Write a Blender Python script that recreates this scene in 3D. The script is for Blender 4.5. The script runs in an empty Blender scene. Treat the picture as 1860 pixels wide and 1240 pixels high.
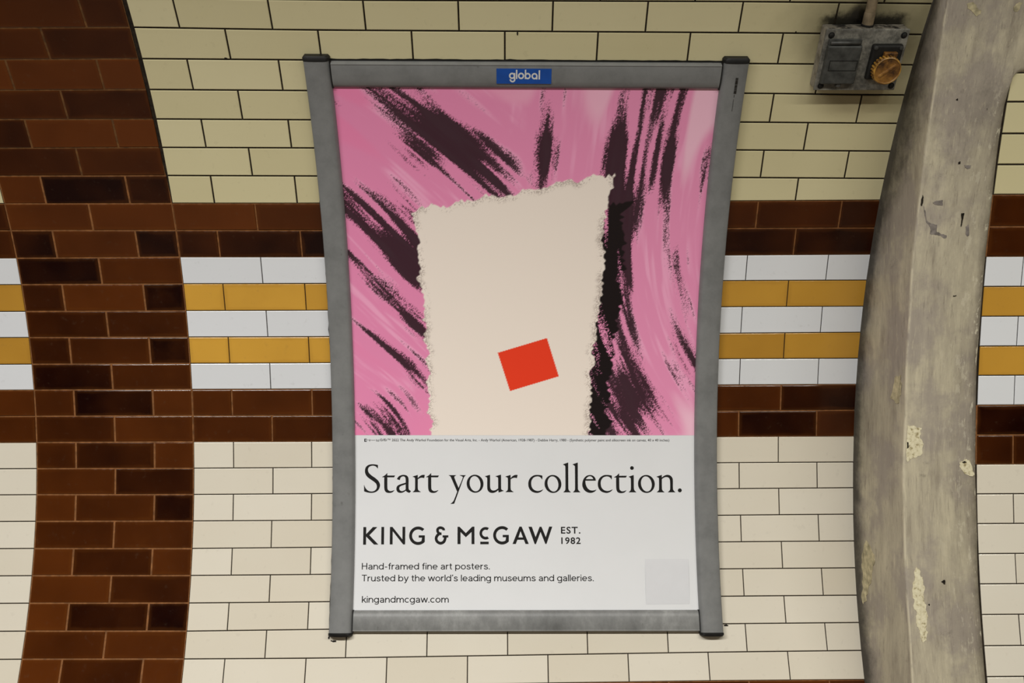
import bpy, bmesh, math, random
import numpy as np
from mathutils import Vector, Matrix

random.seed(7)
rng = np.random.RandomState(11)
SC = bpy.context.scene
COL = SC.collection

# ------------------------------------------------------------------ camera
cam_d = bpy.data.cameras.new('camera')
cam_d.sensor_fit = 'HORIZONTAL'
cam_d.sensor_width = 36.0
cam_d.lens = 29.723
cam_d.clip_start = 0.05
cam = bpy.data.objects.new('camera', cam_d)
COL.objects.link(cam)
CR = (0.9999401655, -0.0100842261, -0.0042395636)      # right, up and forward axes of the camera
CU = (0.0042390740, -0.0000699560, 0.9999910126)
CF = (0.0100844320, 0.9999491505, 0.0000272040)
cam.matrix_world = Matrix(((CR[0], CU[0], -CF[0], 0.0), (CR[1], CU[1], -CF[1], 0.0),
                           (CR[2], CU[2], -CF[2], 1.55), (0, 0, 0, 1)))
SC.camera = cam

# ------------------------------------------------------------------ world, lamps, exposure
world = bpy.data.worlds.new('world')
SC.world = world
world.use_nodes = True
world.node_tree.nodes['Background'].inputs[0].default_value = (1.0, 0.97, 0.92, 1)
world.node_tree.nodes['Background'].inputs[1].default_value = 0.12


def strip_lamp(name, x, y, z, sx, sy, watts, colour, tilt=0.0):
    d = bpy.data.lights.new(name, 'AREA')
    d.shape = 'RECTANGLE'
    d.size = sx
    d.size_y = sy
    d.energy = watts
    d.color = colour
    o = bpy.data.objects.new(name, d)
    o.location = (x, y, z)
    o.rotation_euler = (tilt, 0, 0)
    COL.objects.link(o)
    return o


strip_lamp('crown_lamp', -1.55, 0.24, 2.77, 1.5, 0.16, 92, (1.0, 0.985, 0.96))
strip_lamp('crown_lamp', 0.15, 0.24, 2.77, 1.5, 0.16, 51, (1.0, 0.985, 0.95))
strip_lamp('crown_lamp', 1.95, 0.24, 2.77, 1.5, 0.16, 47, (1.0, 0.97, 0.88))

SC.view_settings.view_transform = 'Standard'
SC.view_settings.look = 'None'
SC.view_settings.gamma = 1.0
SC.view_settings.use_curve_mapping = False
SC.view_settings.exposure = 0.0

# ------------------------------------------------------------------ the tunnel surfaces
R = 1.8021                       # the recessed tiled wall
AY, AZ = 0.6538, 1.2002
R2 = 3.1343                      # the nearer wall right of the pier
AY2, AZ2 = -0.9677, 1.2077


def S(X, t, d=0.0):
    """point on the main wall: X along the tunnel, t arc length up the wall, d proud of the tile face"""
    th = t / R
    r = R - d
    return (X, AY + r * math.cos(th), AZ + r * math.sin(th))


def S2(X, a, d=0.0):
    th = a / R2
    r = R2 - d
    return (X, AY2 + r * math.cos(th), AZ2 + r * math.sin(th))


def y1(z):
    return AY + math.sqrt(max(R * R - (z - AZ) ** 2, 0.0))


def y2(z):
    return AY2 + math.sqrt(R2 * R2 - (z - AZ2) ** 2)


# ------------------------------------------------------------------ object helpers
def link(o, parent=None):
    COL.objects.link(o)
    if parent is not None:
        o.parent = parent
    return o


def mesh_obj(name, verts, faces, mat, parent=None, smooth=False, midx=None):
    me = bpy.data.meshes.new(name)
    me.from_pydata([tuple(v) for v in verts], [], faces)
    mats = mat if isinstance(mat, (list, tuple)) else [mat]
    for m in mats:
        me.materials.append(m)
    if midx is not None:
        me.polygons.foreach_set('material_index', midx)
    if smooth:
        me.polygons.foreach_set('use_smooth', [True] * len(me.polygons))
    me.update()
    return link(bpy.data.objects.new(name, me), parent)


def bm_obj(name, bm, mat, parent=None, smooth=False):
    me = bpy.data.meshes.new(name)
    bm.normal_update()
    bm.to_mesh(me)
    bm.free()
    me.materials.append(mat)
    if smooth:
        me.polygons.foreach_set('use_smooth', [True] * len(me.polygons))
    return link(bpy.data.objects.new(name, me), parent)


def thing(name, label, cat, group=None):
    o = bpy.data.objects.new(name, None)
    o.empty_display_size = 0.05
    link(o)
    tag(o, label, cat, group)
    return o


def tag(o, label, cat, group=None):
    o['label'] = label
    o['category'] = cat
    if group:
        o['group'] = group
    return o


def structure(o):
    o['kind'] = 'structure'
    return o


# ------------------------------------------------------------------ materials
class NT:
    def __init__(self, name):
        self.m = bpy.data.materials.new(name)
        self.m.use_nodes = True
        self.t = self.m.node_tree
        self.b = self.t.nodes['Principled BSDF']

    def n(self, typ, **kw):
        nd = self.t.nodes.new(typ)
        for k, v in kw.items():
            setattr(nd, k, v)
        return nd

    def set(self, sock, v):
        if isinstance(v, bpy.types.NodeSocket):
            self.t.links.new(v, sock)
        else:
            sock.default_value = v

    def math(self, op, a, b=0.0, clamp=False):
        nd = self.n('ShaderNodeMath', operation=op, use_clamp=clamp)
        self.set(nd.inputs[0], a)
        self.set(nd.inputs[1], b)
        return nd.outputs[0]

    def mix(self, f, a, b, mode='MIX'):
        nd = self.n('ShaderNodeMix', data_type='RGBA', blend_type=mode)
        self.set(nd.inputs['Factor'], f)
        self.set(nd.inputs['A'], a)
        self.set(nd.inputs['B'], b)
        return nd.outputs['Result']

    def ramp(self, f, stops):
        nd = self.n('ShaderNodeValToRGB')
        el = nd.color_ramp.elements
        while len(el) < len(stops):
            el.new(0.5)
        for e, (p, c) in zip(el, stops):
            e.position = p
            e.color = c if len(c) == 4 else (*c, 1)
        self.set(nd.inputs[0], f)
        return nd.outputs[0]

    def smooth(self, f, a, b, lo=0.0, hi=1.0):
        nd = self.n('ShaderNodeMapRange', interpolation_type='SMOOTHSTEP')
        self.set(nd.inputs[0], f)
        for i, v in enumerate((a, b, lo, hi)):
            nd.inputs[1 + i].default_value = v
        return nd.outputs[0]

    def pos(self):
        return self.n('ShaderNodeNewGeometry').outputs['Position']

    def noise(self, scale, detail=3.0, vec=None, stretch=None, rough=0.55):
        v = vec if vec is not None else self.pos()
        if stretch is not None:
            mp = self.n('ShaderNodeMapping')
            mp.inputs['Scale'].default_value = stretch
            self.t.links.new(v, mp.inputs['Vector'])
            v = mp.outputs[0]
        nd = self.n('ShaderNodeTexNoise')
        nd.inputs['Scale'].default_value = scale
        nd.inputs['Detail'].default_value = detail
        nd.inputs['Roughness'].default_value = rough
        self.t.links.new(v, nd.inputs['Vector'])
        return nd.outputs['Fac']

    def attr(self, name):
        return self.n('ShaderNodeAttribute', attribute_name=name)

    def sep(self, vec):
        nd = self.n('ShaderNodeSeparateXYZ')
        self.t.links.new(vec, nd.inputs[0])
        return nd.outputs

    def bump(self, h, strength=0.2, dist=0.002):
        nd = self.n('ShaderNodeBump')
        nd.inputs['Strength'].default_value = strength
        nd.inputs['Distance'].default_value = dist
        self.t.links.new(h, nd.inputs['Height'])
        self.t.links.new(nd.outputs[0], self.b.inputs['Normal'])

    def done(self, color=None, rough=0.5, spec=0.5, metal=0.0, coat=0.0):
        if color is not None:
            self.set(self.b.inputs['Base Color'], color if isinstance(color, bpy.types.NodeSocket) or len(color) == 4 else (*color, 1))
        self.set(self.b.inputs['Roughness'], rough)
        self.b.inputs['Specular IOR Level'].default_value = spec
        self.b.inputs['Metallic'].default_value = metal
        self.b.inputs['Coat Weight'].default_value = coat
        return self.m


def rgb(r, g, b):
    """sRGB 0-255 to linear"""
    o = []
    for c in (r, g, b):
        c /= 255.0
        o.append(c / 12.92 if c <= 0.04045 else ((c + 0.055) / 1.055) ** 2.4)
    return (*o, 1.0)


def plain(name, c, rough=0.5, spec=0.5, metal=0.0, var=0.12, scale=30.0):
    m = NT(name)
    f = m.noise(scale, 4)
    d = tuple(x * (1 - var * 1.6) for x in c[:3]) + (1,)
    l = tuple(min(x * (1 + var), 1) for x in c[:3]) + (1,)
    return m.done(m.ramp(f, [(0.3, d), (0.7, l)]), rough, spec, metal)


def tile_material(name, low, high, edge, edge_amount, rough, grime=False, cloud=0.5, spec=0.5):
    """glazed tile: 'tone' per tile picks between low and high, the glaze thins to 'edge' at the rim"""
    m = NT(name)
    tone = m.attr('tone').outputs['Fac']
    uv = m.attr('face_uv').outputs['Vector']
    x, y, z = m.sep(uv)
    # distance in metres to the nearest rim is stored in the uv (u*width, v*height, packed)
    n0 = m.noise(5.0, 2)
    n1 = m.noise(9.0, 4)
    n2 = m.noise(60.0, 3)
    base = m.mix(m.math('ADD', tone, m.math('MULTIPLY', m.math('SUBTRACT', n0, 0.5), cloud), True), low, high)
    rim = m.math('SUBTRACT', 1.0, m.smooth(m.math('ADD', z, m.math('MULTIPLY', m.math('SUBTRACT', n1, 0.45), 0.03)), 0.0, 0.012))
    base = m.mix(m.math('MULTIPLY', rim, edge_amount), base, m.mix(0.35, base, edge))
    base = m.mix(m.smooth(n2, 0.62, 0.8, 0.0, 0.12), base, (0.10, 0.07, 0.04, 1))
    if grime:
        # soot that has settled above and around the socket box and under the conduit
        p = m.pos()
        d1 = m.n('ShaderNodeVectorMath', operation='SUBTRACT')
        m.t.links.new(p, d1.inputs[0])
        d1.inputs[1].default_value = S(0.895, 1.205)
        d2 = m.n('ShaderNodeVectorMath', operation='MULTIPLY')
        m.t.links.new(d1.outputs[0], d2.inputs[0])
        d2.inputs[1].default_value = (1.0, 1.5, 1.5)
        d3 = m.n('ShaderNodeVectorMath', operation='LENGTH')
        m.t.links.new(d2.outputs[0], d3.inputs[0])
        dd = m.math('ADD', d3.outputs['Value'], m.math('MULTIPLY', m.math('SUBTRACT', m.noise(14.0, 5), 0.5), 0.09))
        g = m.math('SUBTRACT', 1.0, m.smooth(dd, 0.05, 0.26))
        base = m.mix(m.math('MULTIPLY', g, 0.66), base, (0.030, 0.025, 0.010, 1))
        d4 = m.n('ShaderNodeVectorMath', operation='DISTANCE')
        m.t.links.new(p, d4.inputs[0])
        d4.inputs[1].default_value = S(0.872, 1.222)
        g2 = m.math('SUBTRACT', 1.0, m.smooth(m.math('ADD', d4.outputs['Value'], m.math('MULTIPLY', m.math('SUBTRACT', m.noise(40.0, 4), 0.5), 0.03)), 0.02, 0.05))
        base = m.mix(m.math('MULTIPLY', g2, 0.93), base, (0.006, 0.005, 0.003, 1))
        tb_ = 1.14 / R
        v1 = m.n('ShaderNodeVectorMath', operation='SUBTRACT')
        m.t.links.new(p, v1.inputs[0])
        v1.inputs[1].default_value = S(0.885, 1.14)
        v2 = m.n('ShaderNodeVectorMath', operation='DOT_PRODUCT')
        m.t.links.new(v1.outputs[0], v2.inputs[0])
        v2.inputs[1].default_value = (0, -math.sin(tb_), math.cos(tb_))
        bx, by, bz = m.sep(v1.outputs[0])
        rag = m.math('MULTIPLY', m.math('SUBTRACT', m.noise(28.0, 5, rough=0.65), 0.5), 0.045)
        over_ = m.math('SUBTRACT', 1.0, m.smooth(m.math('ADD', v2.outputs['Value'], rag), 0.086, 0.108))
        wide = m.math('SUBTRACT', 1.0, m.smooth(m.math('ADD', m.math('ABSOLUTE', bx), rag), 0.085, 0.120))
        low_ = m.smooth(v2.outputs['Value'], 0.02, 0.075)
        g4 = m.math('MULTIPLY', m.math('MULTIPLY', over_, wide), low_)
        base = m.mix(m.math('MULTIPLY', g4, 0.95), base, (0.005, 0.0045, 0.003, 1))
        # a soft brown patch below the box, darker than the glaze
        d5 = m.n('ShaderNodeVectorMath', operation='SUBTRACT')
        m.t.links.new(p, d5.inputs[0])
        d5.inputs[1].default_value = S(0.90, 1.02)
        d6 = m.n('ShaderNodeVectorMath', operation='MULTIPLY')
        m.t.links.new(d5.outputs[0], d6.inputs[0])
        d6.inputs[1].default_value = (0.9, 1.6, 1.6)
        d7 = m.n('ShaderNodeVectorMath', operation='LENGTH')
        m.t.links.new(d6.outputs[0], d7.inputs[0])
        g3 = m.math('SUBTRACT', 1.0, m.smooth(d7.outputs['Value'], 0.02, 0.13))
        base = m.mix(m.math('MULTIPLY', g3, 0.42), base, (0.13, 0.08, 0.03, 1))
    m.bump(m.noise(22.0, 2), 0.05, 0.004)
    r = m.smooth(n2, 0.3, 0.8, rough, rough + 0.12)
    return m.done(base, r, spec)


M_BROWN = tile_material('brown_glaze', (0.0080, 0.0007, 0.0002, 1), (0.096, 0.0235, 0.0034, 1), (0.150, 0.046, 0.007, 1), 0.45, 0.10, cloud=0.75, spec=0.28)
M_CREAM_UP = tile_material('yellowed_cream_glaze', (0.555, 0.495, 0.285, 1), (0.630, 0.572, 0.350, 1), (0.53, 0.47, 0.28, 1), 0.2, 0.16, True)
M_CREAM = tile_material('cream_glaze', (0.635, 0.578, 0.462, 1), (0.710, 0.664, 0.560, 1), (0.66, 0.59, 0.45, 1), 0.2, 0.16)
M_WHITE = tile_material('white_glaze', (0.66, 0.675, 0.69, 1), (0.70, 0.715, 0.735, 1), (0.66, 0.66, 0.66, 1), 0.15, 0.14)
M_YELLOW = tile_material('ochre_glaze', (0.36, 0.175, 0.022, 1), (0.62, 0.335, 0.046, 1), (0.28, 0.13, 0.018, 1), 0.6, 0.12)

M_GROUT_DARK = plain('sooty_grout', (0.020, 0.014, 0.008, 1), 0.9, 0.2, var=0.4, scale=80)
M_GROUT_BROWN = plain('tan_grout', (0.210, 0.084, 0.024, 1), 0.7, 0.3, var=0.25, scale=60)
M_GROUT_BROWN_UP = plain('dull_tan_grout', (0.120, 0.050, 0.012, 1), 0.8, 0.3, var=0.3, scale=60)

MATS = {'brown': M_BROWN, 'cream_up': M_CREAM_UP, 'cream': M_CREAM, 'white': M_WHITE, 'yellow': M_YELLOW}


def row_kind(k):
    if k < 7:
        return 'cream_up'
    if k in (7, 8, 14, 15) or k >= 25:
        return 'brown'
    if k in (9, 11, 13):
        return 'white'
    if k in (10, 12):
        return 'yellow'
    return 'cream'


# ------------------------------------------------------------------ tiles
def tile_geom(corners, thick, bev, place):
    """corners: four (a, b) wall coordinates, anticlockwise from lower left.
    Returns verts, faces and for every face vertex (u, v, distance to rim)."""
    c = np.array(corners, float)
    ctr = c.mean(0)
    w = (np.linalg.norm(c[1] - c[0]) + np.linalg.norm(c[2] - c[3])) / 2
    hgt = (np.linalg.norm(c[3] - c[0]) + np.linalg.norm(c[2] - c[1])) / 2

    def inset(e):
        s = np.array([1 - 2 * e / w, 1 - 2 * e / hgt])
        return ctr + (c - ctr) * s
    rings = [(inset(0), -thick), (inset(0), -bev), (inset(bev * 0.35), -bev * 0.30), (inset(bev), 0.0), (inset(0.012), 0.0)]
    tw = rng.uniform(-1, 1, 2) * 0.0003
    verts, rim = [], []
    for i, (q, d) in enumerate(rings):
        for j, (a, b) in enumerate(q):
            tilt = (tw[0] * (a - ctr[0]) / w * 2 + tw[1] * (b - ctr[1]) / hgt * 2) if i else 0
            verts.append(place(a, b, d + tilt))
            rim.append((0.0, 0.0, 0.0, 0.0, 0.012)[i])
    faces = []
    for i in range(4):
        for j in range(4):
            k = (j + 1) % 4
            faces.append((i * 4 + j, i * 4 + k, (i + 1) * 4 + k, (i + 1) * 4 + j))
    faces.append((16, 17, 18, 19))
    return verts, faces, rim


class TileBag:
    """tiles too far outside the picture to pick apart: one mesh"""

    def __init__(self):
        self.v, self.f, self.r, self.t, self.m = [], [], [], [], []

    def add(self, g, tone, mi):
        o = len(self.v)
        self.v += g[0]
        self.f += [tuple(i + o for i in f) for f in g[1]]
        self.r += g[2]
        self.t += [tone] * len(g[0])
        self.m += [mi] * len(g[1])


def finish_tile(o, rim, tone):
    me = o.data
    a = me.attributes.new('tone', 'FLOAT', 'POINT')
    a.data.foreach_set('value', tone if isinstance(tone, list) else [tone] * len(me.vertices))
    b = me.attributes.new('face_uv', 'FLOAT_VECTOR', 'POINT')
    b.data.foreach_set('vector', np.array([(0, 0, r) for r in rim], np.float32).ravel())


def add_tile(parent, corners, kind, tone, place, gap, gapy=None):
    gapy = gapy or gap
    c = np.array(corners, float)
    lo, hi = c.mean(0), None
    w = np.linalg.norm(c[1] - c[0])
    hgt = np.linalg.norm(c[3] - c[0])
    s = np.array([1 - gap / w, 1 - gapy / hgt])
    c = lo + (c - lo) * s
    g = tile_geom(c, 0.0042, 0.0016, place)
    o = mesh_obj('tile', g[0], g[1], MATS[kind], parent)
    finish_tile(o, g[2], tone)
    return o


def bag_tile(bag, corners, kind, tone, place, gap):
    c = np.array(corners, float)
    lo = c.mean(0)
    s = np.array([1 - gap / np.linalg.norm(c[1] - c[0]), 1 - gap / np.linalg.norm(c[3] - c[0])])
    c = lo + (c - lo) * s
    bag.add(tile_geom(c, 0.0042, 0.0016, place), tone, list(MATS).index(kind))


def bag_finish(bag, name, parent):
    o = mesh_obj(name, bag.v, bag.f, list(MATS.values()), parent, midx=bag.m)
    finish_tile(o, bag.r, bag.t)
    o['kind'] = 'stuff'
    return o


# course lines of the recessed wall: arc height at five stations along it
XST = [-1.350, -0.898, -0.497, 0.615, 1.030]
LINES = {0: (1.2795, 1.2795, 1.2701, 1.2660, 1.2610), 1: (1.2032, 1.2056, 1.1989, 1.1916, 1.1870),
         2: (1.1267, 1.1292, 1.1257, 1.1157, 1.1121), 3: (1.0501, 1.0518, 1.0485, 1.0406, 1.0352),
         4: (0.9751, 0.9759, 0.9731, 0.9655, 0.9612), 5: (0.8997, 0.9011, 0.8988, 0.8914, 0.8869),
         6: (0.8250, 0.8255, 0.8230, 0.8167, 0.8127), 7: (0.7490, 0.7489, 0.7477, 0.7510, 0.7526),
         8: (0.6746, 0.6739, 0.6725, 0.6754, 0.6753), 9: (0.5970, 0.5987, 0.5973, 0.5988, 0.6002),
         10: (0.5217, 0.5227, 0.5217, 0.5261, 0.5262), 11: (0.4446, 0.4450, 0.4444, 0.4502, 0.4502),
         12: (0.3692, 0.3689, 0.3680, 0.3732, 0.3747), 13: (0.2916, 0.2919, 0.2917, 0.2984, 0.2982),
         14: (0.2165, 0.2164, 0.2156, 0.2219, 0.2216), 15: (0.1400, 0.1398, 0.1383, 0.1455, 0.1460),
         16: (0.0640, 0.0634, 0.0622, 0.0702, 0.0696), 17: (-0.0117, -0.0132, -0.0134, -0.0058, -0.0060),
         18: (-0.0866, -0.0888, -0.0885, -0.0815, -0.0807), 19: (-0.1625, -0.1643, -0.1648, -0.1576, -0.1569),
         20: (-0.2391, -0.2421, -0.2411, -0.2333, -0.2333), 21: (-0.3147, -0.3173, -0.3170, -0.3092, -0.3088),
         22: (-0.3902, -0.3929, -0.3923, -0.3850, -0.3848), 23: (-0.4655, -0.4688, -0.4668, -0.4601, -0.4594),
         24: (-0.5398, -0.5425, -0.5434, -0.5355, -0.5342), 25: (-0.6170, -0.6170, -0.6165, -0.6105, -0.6109)}
H = 0.0760


def line(k, X):
    if k < 0:
        return line(0, X) - k * H
    if k > 25:
        return line(25, X) - (k - 25) * H
    return float(np.interp(X, XST, LINES[k]))


KMIN, KMAX = -5, 33                 # courses built (in view: -1 to 25)
XL, XR = -2.35, 1.045
W = 0.2286
JOINTS = {0: [-0.7863, -0.5607, -0.3334, -0.1055, 0.1229, 0.3519, 0.5814, 0.8140],
          1: [-0.6772, -0.4512, -0.2226, 0.0065, 0.2361, 0.4642, 0.6935, 0.922],
          2: [-0.7861, -0.5592, 0.8044], 3: [-0.6741, 0.6981, 0.9258], 4: [-0.7817, -0.5570, 0.8004],
          5: [-0.6706, 0.6953, 0.9232], 6: [-0.7828, -0.5588, 0.7991], 7: [-0.6745, 0.6985, 0.9281],
          8: [-0.7867, -0.5592, 0.8119], 9: [-0.6749, 0.6840, 0.9117], 10: [-0.7873, -0.5584, 0.8067],
          11: [-0.6723, 0.6809, 0.9100], 12: [-0.7852, -0.5569, 0.8081], 13: [-0.6713, 0.6833, 0.9110],
          14: [-0.7843, -0.5538, 0.8050], 15: [-0.6707, 0.6836, 0.9112], 16: [-0.7831, -0.5573, 0.7999],
          17: [-0.6694, 0.6852, 0.9129], 18: [-0.7834, -0.5576, 0.8002], 19: [-0.6716, 0.6867, 0.9133],
          20: [-0.7828, -0.5567, 0.8027], 21: [-0.6707, 0.6867, 0.9146], 22: [-0.7840, -0.5575, 0.8009],
          23: [-0.6726, -0.4469, -0.2191, 0.0081, 0.2336, 0.4613, 0.6841, 0.9114],
          24: [-0.7839, -0.5571, -0.3307, -0.1047, 0.1211, 0.3467, 0.5729, 0.7979],
          25: [-0.672, -0.447, -0.22, 0.0065, 0.232, 0.457, 0.6815, 0.9068]}
XC0, XC1 = -1.350, -0.898           # the brown pilaster strip
CTONE = {0: (1.2, .62, .35), 1: (.55, .3), 2: (1.1, .8, .95), 3: (.5, .28), 4: (.3, .95, 1.0), 5: (.38, .5),
         6: (.8, .05, .2), 7: (.75, .9), 8: (.1, .7, .12), 9: (.08, .62), 10: (.3, .85, .03), 11: (.3, .36), 12: (.28, .45, .0),
         13: (.12, .4), 14: (.6, .1, .75), 15: (.42, .7), 16: (.55, .3, .75), 17: (.68, .24), 18: (.8, .55, .08), 19: (.42, .5),
         20: (.75, .25, .65), 21: (.78, .3), 22: (.9, .14, .06), 23: (.5, .7), 24: (.85, .35, .8), 25: (.5, .6)}
BTONE = {(7, 'L'): (.95, .62), (8, 'L'): (.3, .16, .06), (14, 'L'): (.62, .66, .5), (15, 'L'): (.5, .36),
         (7, 'R'): (.55, .42, .25), (8, 'R'): (.2, .08), (14, 'R'): (.6, .2), (15, 'R'): (.62, .16, .5),
         (7, 'F'): (.25,), (8, 'F'): (.35,), (14, 'F'): (.75,), (15, 'F'): (.55,)}


def gap_of(kind):
    return {'brown': 0.0042, 'cream_up': 0.0040, 'cream': 0.0026, 'white': 0.0022, 'yellow': 0.0024}[kind]


def row_corners(k, a, b):
    return [(a, line(k + 1, a)), (b, line(k + 1, b)), (b, line(k, b)), (a, line(k, a))]


# the wall core and its grout (colour follows the courses)
nx = [XL, XC0, XC1, -0.497, 0.06, 0.615, XR]
V, F, MI = [], [], []
for k in range(KMIN, KMAX + 2):
    for X in nx:
        V.append(S(X, line(k, X), -0.0012 if False else -0.0026))
n = len(nx)
gm = {'brown': 1}
for i, k in enumerate(range(KMIN, KMAX + 1)):
    for j in range(n - 1):
        F.append((i * n + j, (i + 1) * n + j, (i + 1) * n + j + 1, i * n + j + 1))
        MI.append(1 if row_kind(k) == 'brown' else 0)
wall = mesh_obj('wall_back', V, F, [M_GROUT_DARK, M_GROUT_BROWN], None, midx=MI)
structure(wall)
pil = mesh_obj('trim_1', [S(X, line(k, X), -0.0014) for k in range(KMIN, KMAX + 2) for X in (XC0, XC1 - (0.0085 if k < 6 else 0.0 if k > 6 else 0.003))],
               [(2 * i, 2 * i + 2, 2 * i + 3, 2 * i + 1) for i in range(KMAX + 1 - KMIN)],
               [M_GROUT_BROWN, M_GROUT_BROWN_UP], None, midx=[1 if k < 6 else 0 for k in range(KMIN, KMAX + 1)])
structure(pil)

bag_w, bag_p = TileBag(), TileBag()
for k in range(KMIN, KMAX + 1):
    kind = row_kind(k)
    g = gap_of(kind)
    inview = 0 <= k <= 25
    # --- pilaster
    xs = [XC0, XC0 + 0.113, XC0 + 0.339, XC1] if k % 2 == 0 else [XC0, (XC0 + XC1) / 2, XC1]
    tones = CTONE.get(k)
    if k < 6:
        xs[-1] -= 0.0085 - 0.001 * max(k, 0)
    for i, (a, b) in enumerate(zip(xs, xs[1:])):
        tn = tones[i] if tones else random.uniform(0, 0.9)
        hidden = k == 0 and i == 0
        if inview and not hidden:
            add_tile(pil, row_corners(k, a, b), 'brown', tn, S, 0.0050, 0.0036)
        else:
            bag_tile(bag_p, row_corners(k, a, b), 'brown', tn, S, 0.0052)
    # --- left of the pilaster
    a = XC0
    first = 0.113 if k % 2 == 0 else W
    i = 0
    while a > XL + 0.01:
        b = max(a - (first if i == 0 else W), XL)
        tn = BTONE.get((k, 'F'), (random.uniform(0.2, 0.9),))[0] if i == 0 else random.uniform(0, .9)
        if i == 0 and 6 <= k <= 25:
            add_tile(wall, row_corners(k, b, a), kind, tn, S, g)
        else:
            bag_tile(bag_w, row_corners(k, b, a), kind, tn, S, g)
        a = b
        i += 1
    # --- pilaster to the pier
    if k in JOINTS:
        js = JOINTS[k]
    else:
        js = JOINTS[1] if k % 2 else JOINTS[24]
    edges = [XC1] + js + [XR]
    for i, (a, b) in enumerate(zip(edges, edges[1:])):
        if b - a > 0.3:                              # behind the poster frame: only the cut tiles at its sides
            segs = [(a, min(a + W, -0.40), 'L'), (max(b - W, 0.50), b, 'R')]
        else:
            segs = [(a, b, 'L' if b < 0.1 else 'R')]
        for (p, q, side) in segs:
            tn = random.uniform(0.2, 0.95)
            if (k, side) in BTONE:
                lst = BTONE[(k, side)]
                idx = i if side == 'L' else (i - len([x for x in js if x < 0]))
                if side == 'R' and len(edges) and b - a > 0.3:
                    idx = 0
                tn = lst[min(max(idx, 0), len(lst) - 1)]
            if kind == 'yellow':
                tn = random.uniform(0.65, 1.0) if side == 'L' else random.uniform(0.25, 0.6)  # paler left of the frame, deeper right: light falloff painted into the tone
            if inview:
                add_tile(wall, row_corners(k, p, q), kind, tn, S, g)
            else:
                bag_tile(bag_w, row_corners(k, p, q), kind, tn, S, g)
M_MARK = plain('black_chip', (0.010, 0.008, 0.006, 1), 0.9, 0.2, var=0.4, scale=90)
for (X, t, w_, h_) in ((-0.4800, -0.4985, 0.0075, 0.0030), (-0.4880, -0.4975, 0.0030, 0.0018), (-0.4955, -0.4880, 0.0030, 0.0060), (-0.6890, 1.1310, 0.0045, 0.0022),
                       (0.0375, 1.1905, 0.0020, 0.0060), (0.7230, 1.1940, 0.0020, 0.0030), (0.6290, -0.4645, 0.0090, 0.0030)):
    pts_ = [(X + w_ * math.cos(a) * random.uniform(.6, 1.1), t + h_ * math.sin(a) * random.uniform(.6, 1.1)) for a in [2 * math.pi * i / 9 for i in range(9)]]
    mesh_obj('tile_chip', [S(a, b, 0.0005) for a, b in pts_] + [S(a, b, -0.0008) for a, b in pts_],
             [tuple(range(9))] + [(i, i + 9, (i + 1) % 9 + 9, (i + 1) % 9) for i in range(9)], M_MARK, wall)
bag_finish(bag_w, 'tile_field', wall)
bag_finish(bag_p, 'tile_field', pil)

# ------------------------------------------------------------------ the pier (plastered and painted return of the nearer wall)
m = NT('painted_plaster')
streak = m.noise(7.0, 7, stretch=(4.5, 3.0, 0.7), rough=0.68)
fine = m.noise(30.0, 6, stretch=(8.0, 3.5, 0.5), rough=0.7)
blot = m.noise(4.2, 6, rough=0.65)
blot2 = m.noise(19.0, 7, rough=0.75)
speck = m.noise(70.0, 4, stretch=(1.0, 1.0, 0.6), rough=0.6)
c = m.ramp(streak, [(0.28, (0.245, 0.208, 0.155)), (0.44, (0.385, 0.340, 0.250)), (0.58, (0.460, 0.410, 0.295)), (0.76, (0.560, 0.500, 0.355))])
c = m.mix(m.smooth(blot, 0.46, 0.60, 0.0, 0.72), c, (0.285, 0.245, 0.210, 1))
c = m.mix(m.smooth(fine, 0.56, 0.70, 0.0, 0.55), c, (0.58, 0.515, 0.36, 1))
c = m.mix(m.smooth(fine, 0.44, 0.30, 0.0, 0.55), c, (0.17, 0.145, 0.11, 1))
c = m.mix(m.smooth(blot2, 0.60, 0.72, 0.0, 0.50), c, (0.15, 0.13, 0.10, 1))
c = m.mix(m.smooth(speck, 0.71, 0.76, 0.0, 0.75), c, (0.055, 0.045, 0.035, 1))
c = m.mix(m.smooth(speck, 0.27, 0.22, 0.0, 0.6), c, (0.62, 0.57, 0.42, 1))
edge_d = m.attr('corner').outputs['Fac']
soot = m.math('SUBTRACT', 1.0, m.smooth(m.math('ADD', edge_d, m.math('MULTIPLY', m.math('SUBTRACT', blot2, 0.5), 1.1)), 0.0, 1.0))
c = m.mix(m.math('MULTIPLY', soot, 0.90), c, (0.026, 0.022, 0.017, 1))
wear = m.math('MULTIPLY', m.attr('worn_edge').outputs['Fac'], m.smooth(m.noise(24.0, 5, stretch=(1.0, 1.0, 0.5)), 0.42, 0.60))
c = m.mix(m.math('MULTIPLY', wear, 0.8), c, (0.60, 0.54, 0.39, 1))
rimd = m.math('MULTIPLY', m.attr('shade_fleck_edge').outputs['Fac'], m.smooth(blot2, 0.30, 0.62, 0.45, 1.0))
c = m.mix(m.math('MULTIPLY', rimd, 0.72), c, (0.115, 0.095, 0.065, 1))  # shading of the rounded right edge, painted into the plaster colour
flk = m.math('MULTIPLY', m.attr('shade_fleck_edge').outputs['Fac'], m.smooth(m.noise(55.0, 5, stretch=(1.0, 1.0, 0.35), rough=0.7), 0.57, 0.62))
c = m.mix(m.math('MULTIPLY', flk, 0.8), c, (0.66, 0.61, 0.46, 1))
m.bump(m.math('ADD', m.math('MULTIPLY', streak, 0.4), m.math('ADD', blot2, m.math('MULTIPLY', fine, 0.25))), 0.22, 0.004)
M_PLASTER = m.done(c, 0.62, 0.35)

ZB, ZT = 0.12, 2.72
zs = np.linspace(ZB, ZT, 105)
V, F, corner, worn, shade_fleck = [], [], [], [], []
prng = np.random.RandomState(3)


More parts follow.
